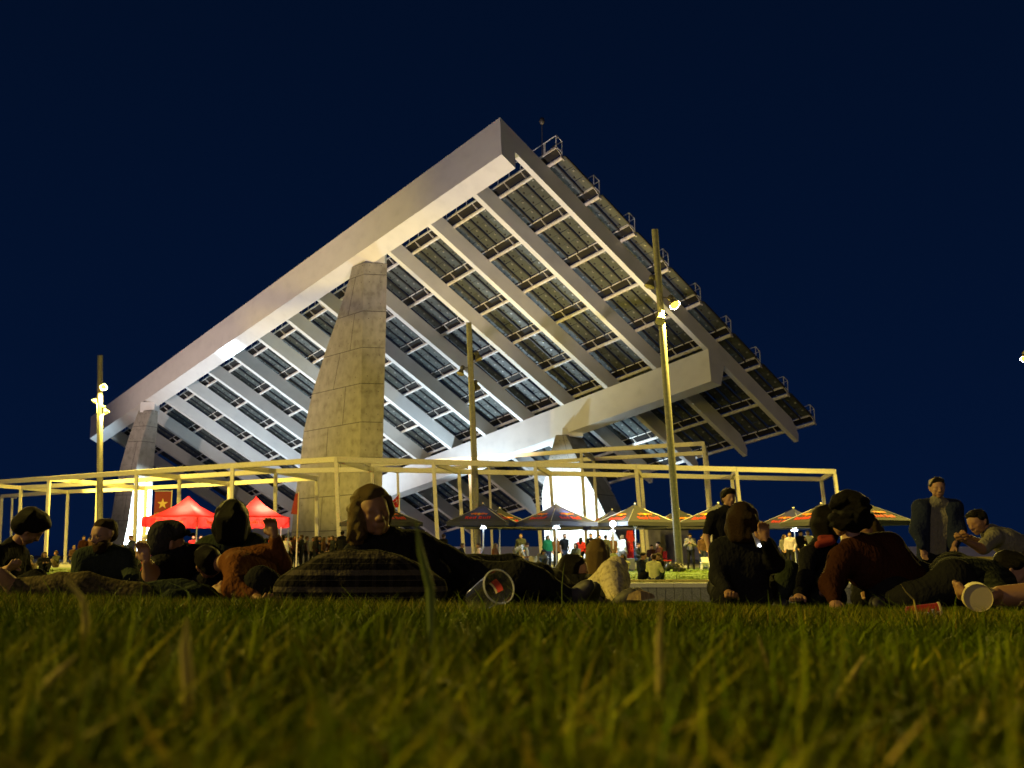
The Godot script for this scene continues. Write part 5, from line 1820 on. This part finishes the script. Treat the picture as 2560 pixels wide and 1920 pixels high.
func near_things() -> void:
	# plaid blanket heaped in front of the long-haired man
	var l := []
	for q in [[738, 1482, .07], [770, 1462, .08], [806, 1448, .09], [842, 1426, .11], [884, 1420, .10], [906, 1428, .13], [956, 1420, .115], [1004, 1432, .11], [1052, 1462, .08], [760, 1500, .09], [840, 1486, .13], [920, 1480, .15], [1000, 1488, .13]]:
		var p := at(q[0] - 20, q[1] + q[2] * 420 - 38, 4.75)
		l.append([p, q[2] * .92, p + Vector3(.10, -.03, -.08), q[2] * .78])
	var ctr := at(870, 1500, 4.75)
	for b in l:
		b[0] -= ctr
		b[2] -= ctr
	solo("blanket", merged([blob(l, .014, 60.0)]), M.plaid, "dark plaid blanket heaped on the lawn in front of the long-haired man", "blanket", ctr)
	# clear cup on its side
	var o := at(1248, 1466, 2.2)
	var axis := Vector3(-.50, -.30, -.81).normalized()
	var t := thing("plastic_cup", "clear plastic cup lying tipped on the grass, its mouth towards us", "plastic cup", o)
	var b := MB.new()
	b.lathe(Vector3.ZERO, axis, [[.0375, 0.0], [.0378, .004], [.0355, .02], [.032, .06], [.027, .108], [.024, .112], [.0, .110]], 40)
	part("wall", b.done(), M.clear, t)
	b = MB.new()
	b.lathe(Vector3.ZERO, axis, [[.0365, .0], [.0385, -.0012], [.0400, .0012], [.0392, .0042], [.0372, .004], [.0365, .0]], 40)
	part("rim", b.done(), M.clear_rim, t)
	var s := axis.cross(Vector3.RIGHT).normalized()
	var u := axis.cross(s)
	for k in [["label_band", M.label_red, .040, .062, 0.0, .75], ["label_edge", M.cup_cream, .063, .070, 0.0, .75]]:
		b = MB.new()
		for i in 10:
			var a0 := 3.55 + lerpf(k[4], k[5], i / 10.0) * 1.2
			var a1 := 3.55 + lerpf(k[4], k[5], (i + 1) / 10.0) * 1.2
			var r := func(h): return lerpf(.0355, .027, (h - .02) / .088) + .0006
			var e := func(a, h): return axis * h + (s * cos(a) + u * sin(a)) * r.call(h)
			b.quad(e.call(a0, k[2]), e.call(a1, k[2]), e.call(a1, k[3]), e.call(a0, k[3]))
		part(k[0], b.done(), k[1], t)
	# paper cup in the hand, bottom towards us
	o = at(2446, 1495, 2.9)
	t = thing("paper_cup", "pale paper cup held on its side, round bottom towards us", "paper cup", o)
	b = MB.new()
	axis = ((o - EYE).normalized() + Vector3(-.06, .05, 0)).normalized()
	b.lathe(Vector3.ZERO, axis, [[.0, .004], [.038, .004], [.0395, .0], [.0405, .002], [.043, .10], [.041, .10]], 32)
	part("cup", b.done(), M.paper, t)
	# red cup lying at the grass edge
	o = at(2350, 1536, 3.2)
	t = thing("red_cup", "red paper cup with white script lying half sunk in the grass", "paper cup", o)
	axis = Vector3(-.93, -.05, -.2).normalized()
	b = MB.new()
	b.lathe(Vector3.ZERO, axis, [[.034, .004], [.037, .0], [.0385, .003], [.037, .008], [.029, .10], [.0, .10]], 28)
	part("cup", b.done(), M.cup_red, t)
	b = MB.new()
	b.lathe(Vector3.ZERO, axis, [[.036, -.002], [.0385, -.002], [.0395, .003], [.038, .006]], 28)
	part("rim", b.done(), M.paper, t)
	var tx := part("lettering", text_mesh("cola", .030, true, true, .002), M.white, t)
	tx.transform = Transform3D(Basis(-axis, Vector3.UP, Vector3(-axis.z, 0, axis.x) * -1.0).orthonormalized(), axis * .05 + Vector3(.005, .004, .0365))
	# phone light by the woman's ear
	o = at(1894, 1348, 7.2)
	t = thing("phone", "small phone with a bright white screen light beside the woman's raised hand", "phone", o)
	b = MB.new()
	b.box(Vector3.ZERO, Vector3(.022, .008, 0), Vector3(-.015, .05, 0), Vector3(0, 0, .006))
	part("case", b.done(), M.alu, t)
	b = MB.new()
	b.ball(Vector3(.012, -.045, .012), .012)
	part("screen_light", b.done(), glow(.9, .95, 1.0, 6.0), t)
	# dry leaf
	o = at(1600, 1500, 5.2)
	b = MB.new()
	b.prism([Vector3(-.07, 0, 0), Vector3(.0, 0, -.05), Vector3(.08, .01, 0), Vector3(.0, 0, .05)], [Vector3(-.06, .03, 0), Vector3(.0, .055, -.03), Vector3(.07, .03, 0), Vector3(.0, .05, .03)])
	solo("dry_leaf", b.done(), M.shirt_tan, "curled brown leaf on the grass skyline in front of the low wall", "leaf", o)


# ---------------------------------------------------------------- grass
func clump(sd: int, n: int, spread: float, hmin: float, hmax: float, wide: float) -> ArrayMesh:
	var r := RandomNumberGenerator.new()
	r.seed = sd
	var b := MB.new()
	for i in n:
		var q := r.randf() * TAU
		var o := Vector3(cos(q), 0, sin(q)) * spread * sqrt(r.randf())
		var h := r.randf_range(hmin, hmax)
		var dir := Vector3(cos(r.randf() * TAU), 0, sin(r.randf() * TAU)).normalized()
		var lean := r.randf_range(.15, 1.6)
		var side := Vector3.UP.cross(dir).rotated(Vector3.UP, r.randf_range(-.8, .8)) * wide * r.randf_range(.6, 1.3)
		var k := r.randf()
		b.col = Color(.074, .106, .003) if k < .5 else (Color(.13, .152, .004) if k < .8 else (Color(.20, .19, .010) if k < .95 else Color(.28, .22, .025)))
		b.col = b.col * r.randf_range(.7, 1.25)
		var prev := o
		var pw := side
		for s in 3:
			var f := (s + 1) / 3.0
			var p := o + Vector3.UP * h * (f - .22 * lean * f * f) + dir * h * lean * f * f * .75
			var w := side * (1.0 - f * f * .97)
			b.quad(prev - pw, prev + pw, p + w, p - w)
			prev = p
			pw = w
	return b.done(true)


func patch(called: String, mesh: ArrayMesh, pts: Array, sc0: float, sc1: float) -> void:
	var tone := FastNoiseLite.new()
	tone.seed = 12
	tone.frequency = .35
	var mm := MultiMesh.new()
	mm.transform_format = MultiMesh.TRANSFORM_3D
	mm.use_colors = true
	mm.mesh = mesh
	mm.instance_count = pts.size()
	for i in pts.size():
		var s := rng.randf_range(sc0, sc1)
		var t := Transform3D(Basis(Vector3.UP, rng.randf() * TAU).scaled(Vector3(s, s * rng.randf_range(.75, 1.25), s)), pts[i])
		mm.set_instance_transform(i, t)
		var k := rng.randf_range(.7, 1.25) * (1.0 + .75 * tone.get_noise_2d(pts[i].x * 6.0, pts[i].z * 6.0))
		mm.set_instance_color(i, Color(k, k * rng.randf_range(.9, 1.08), k))
	var o := MultiMeshInstance3D.new()
	o.name = numbered(called)
	o.multimesh = mm
	o.material_override = M.blade
	o.set_meta("kind", "stuff")
	o.set_meta("label", "short mown grass of the lawn")
	o.set_meta("category", "grass")
	add_child(o)


func grass() -> void:
	var lump := FastNoiseLite.new()
	lump.seed = 8
	lump.frequency = 2.2
	var zones := [[.13, .7, 8000], [.7, 2.2, 26000], [2.2, 5.0, 40000], [5.0, 9.0, 30000], [9.0, 16.0, 26000]]
	for zi in zones.size():
		var z: Array = zones[zi]
		var sets := [[], [], []]
		for i in z[2]:
			var d := sqrt(lerpf(z[0] * z[0], z[1] * z[1], rng.randf()))
			var x := rng.randf_range(-1, 1) * (d * .80 + .14)
			if lump.get_noise_2d(x * 3.0, d * 3.0) < -.42 and d < 3.0:
				continue
			sets[i % 3].append(Vector3(x, lawn_y(x, -d) + .012 * sin(x * 3.1 - d * 1.7) * sin(-d * 2.3 - x) - .004, -d))
		for k in 3:
			patch("grass", clump(100 + zi * 3 + k, [8, 9, 9, 9, 9][zi], [.03, .028, .03, .05, .07][zi], [.016, .016, .018, .02, .025][zi], [.056, .056, .056, .06, .065][zi], [.0016, .0014, .0014, .002, .003][zi]), sets[k], .7, 1.3)
	var tall := []
	for i in 1500:
		var dd := rng.randf_range(1.4, 4.6)
		var xx := rng.randf_range(-.62, .62) * dd
		tall.append(Vector3(xx, lawn_y(xx, -dd), -dd))
	patch("tall_grass", clump(400, 2, .015, .07, .115, .0013), tall, .7, 1.1)
	var near := []
	for i in 260:
		var dd := rng.randf_range(.2, .75)
		var xx := rng.randf_range(-.62, .62) * dd
		near.append(Vector3(xx, lawn_y(xx, -dd), -dd))
	patch("near_grass", clump(410, 2, .012, .035, .072, .0030), near, .7, 1.1)
	var up := []
	for i in 9000:
		var zz := -rng.randf_range(33.7, 50.0)
		up.append(Vector3(rng.randf_range(-.56, .56) * absf(zz), ground_y(zz) + .01, zz))
	patch("upper_grass", clump(300, 9, .12, .03, .08, .006), up, .8, 1.3)
	# the tall stems that stand out of the lawn
	var st := [
		["tall blurred seed stem standing at the right of centre, close to the lens", [[1640, 1850], [1650, 1700], [1648, 1600], [1655, 1500]], .42, .0024, "straw"],
		["long green blade leaning right in front of the long-haired man", [[1090, 1560], [1075, 1470], [1052, 1380], [1040, 1300]], .62, .0035, "green_stalk"],
		["V shaped dry stalk at the lower right, left arm of the V", [[2085, 1850], [1985, 1760], [1930, 1690], [1895, 1590]], .55, .0028, "straw"],
		["V shaped dry stalk at the lower right, thicker right arm of the V", [[2050, 1890], [2060, 1800], [2110, 1730], [2160, 1640]], .50, .0036, "straw"],
		["pale blurred stem at the left third, bent towards the top", [[480, 1800], [470, 1700], [462, 1620], [468, 1545]], .40, .0032, "straw"],
		["leaning blurred stem near the left edge with a bright tip", [[60, 1800], [110, 1720], [150, 1680], [190, 1640]], .38, .003, "straw"],
		["thin bent straw rising over the left lying person", [[190, 1640], [215, 1560], [208, 1500], [160, 1440]], .55, .0026, "straw"],
		["thin stalk crossing the black clad person at the left", [[500, 1510], [470, 1480], [445, 1465], [420, 1455]], 2.4, .0022, "green_stalk"],
		["thin straight stalk in front of the dark head right of the cup", [[1405, 1510], [1405, 1470], [1408, 1430], [1412, 1405]], 2.6, .0022, "green_stalk"],
		["thin stalk leaning left in front of the maroon sweater", [[2300, 1520], [2285, 1500], [2265, 1480], [2252, 1460]], 2.3, .0022, "straw"],
		["forked dry straw on the lawn below the cream trousers", [[1480, 1560], [1478, 1575], [1450, 1545], [1432, 1520]], 1.3, .0022, "straw"],
		["short bright stalk at the right edge in the foreground", [[2450, 1880], [2455, 1830], [2462, 1790], [2466, 1750]], .40, .004, "straw"],
		["dry leaning stem in the lower left foreground", [[1180, 1800], [1176, 1740], [1168, 1700], [1166, 1660]], .45, .0024, "straw"],
	]
	for q in st:
		var b := MB.new()
		var p := []
		var base: Vector3 = at(q[1][0][0], q[1][0][1], q[2])
		base.y = minf(base.y, lawn_y(base.x, base.z))
		for k in 4:
			p.append(at(q[1][k][0], q[1][k][1], q[2]) - base)
		p[0] = Vector3.ZERO
		b.path(p, [q[3] * .7, q[3] * .8, q[3] * .65, q[3] * .12], 6)
		solo("grass_stalk", b.done(), M[q[4]], q[0], "grass stalk", base, "single stalks in the lawn")
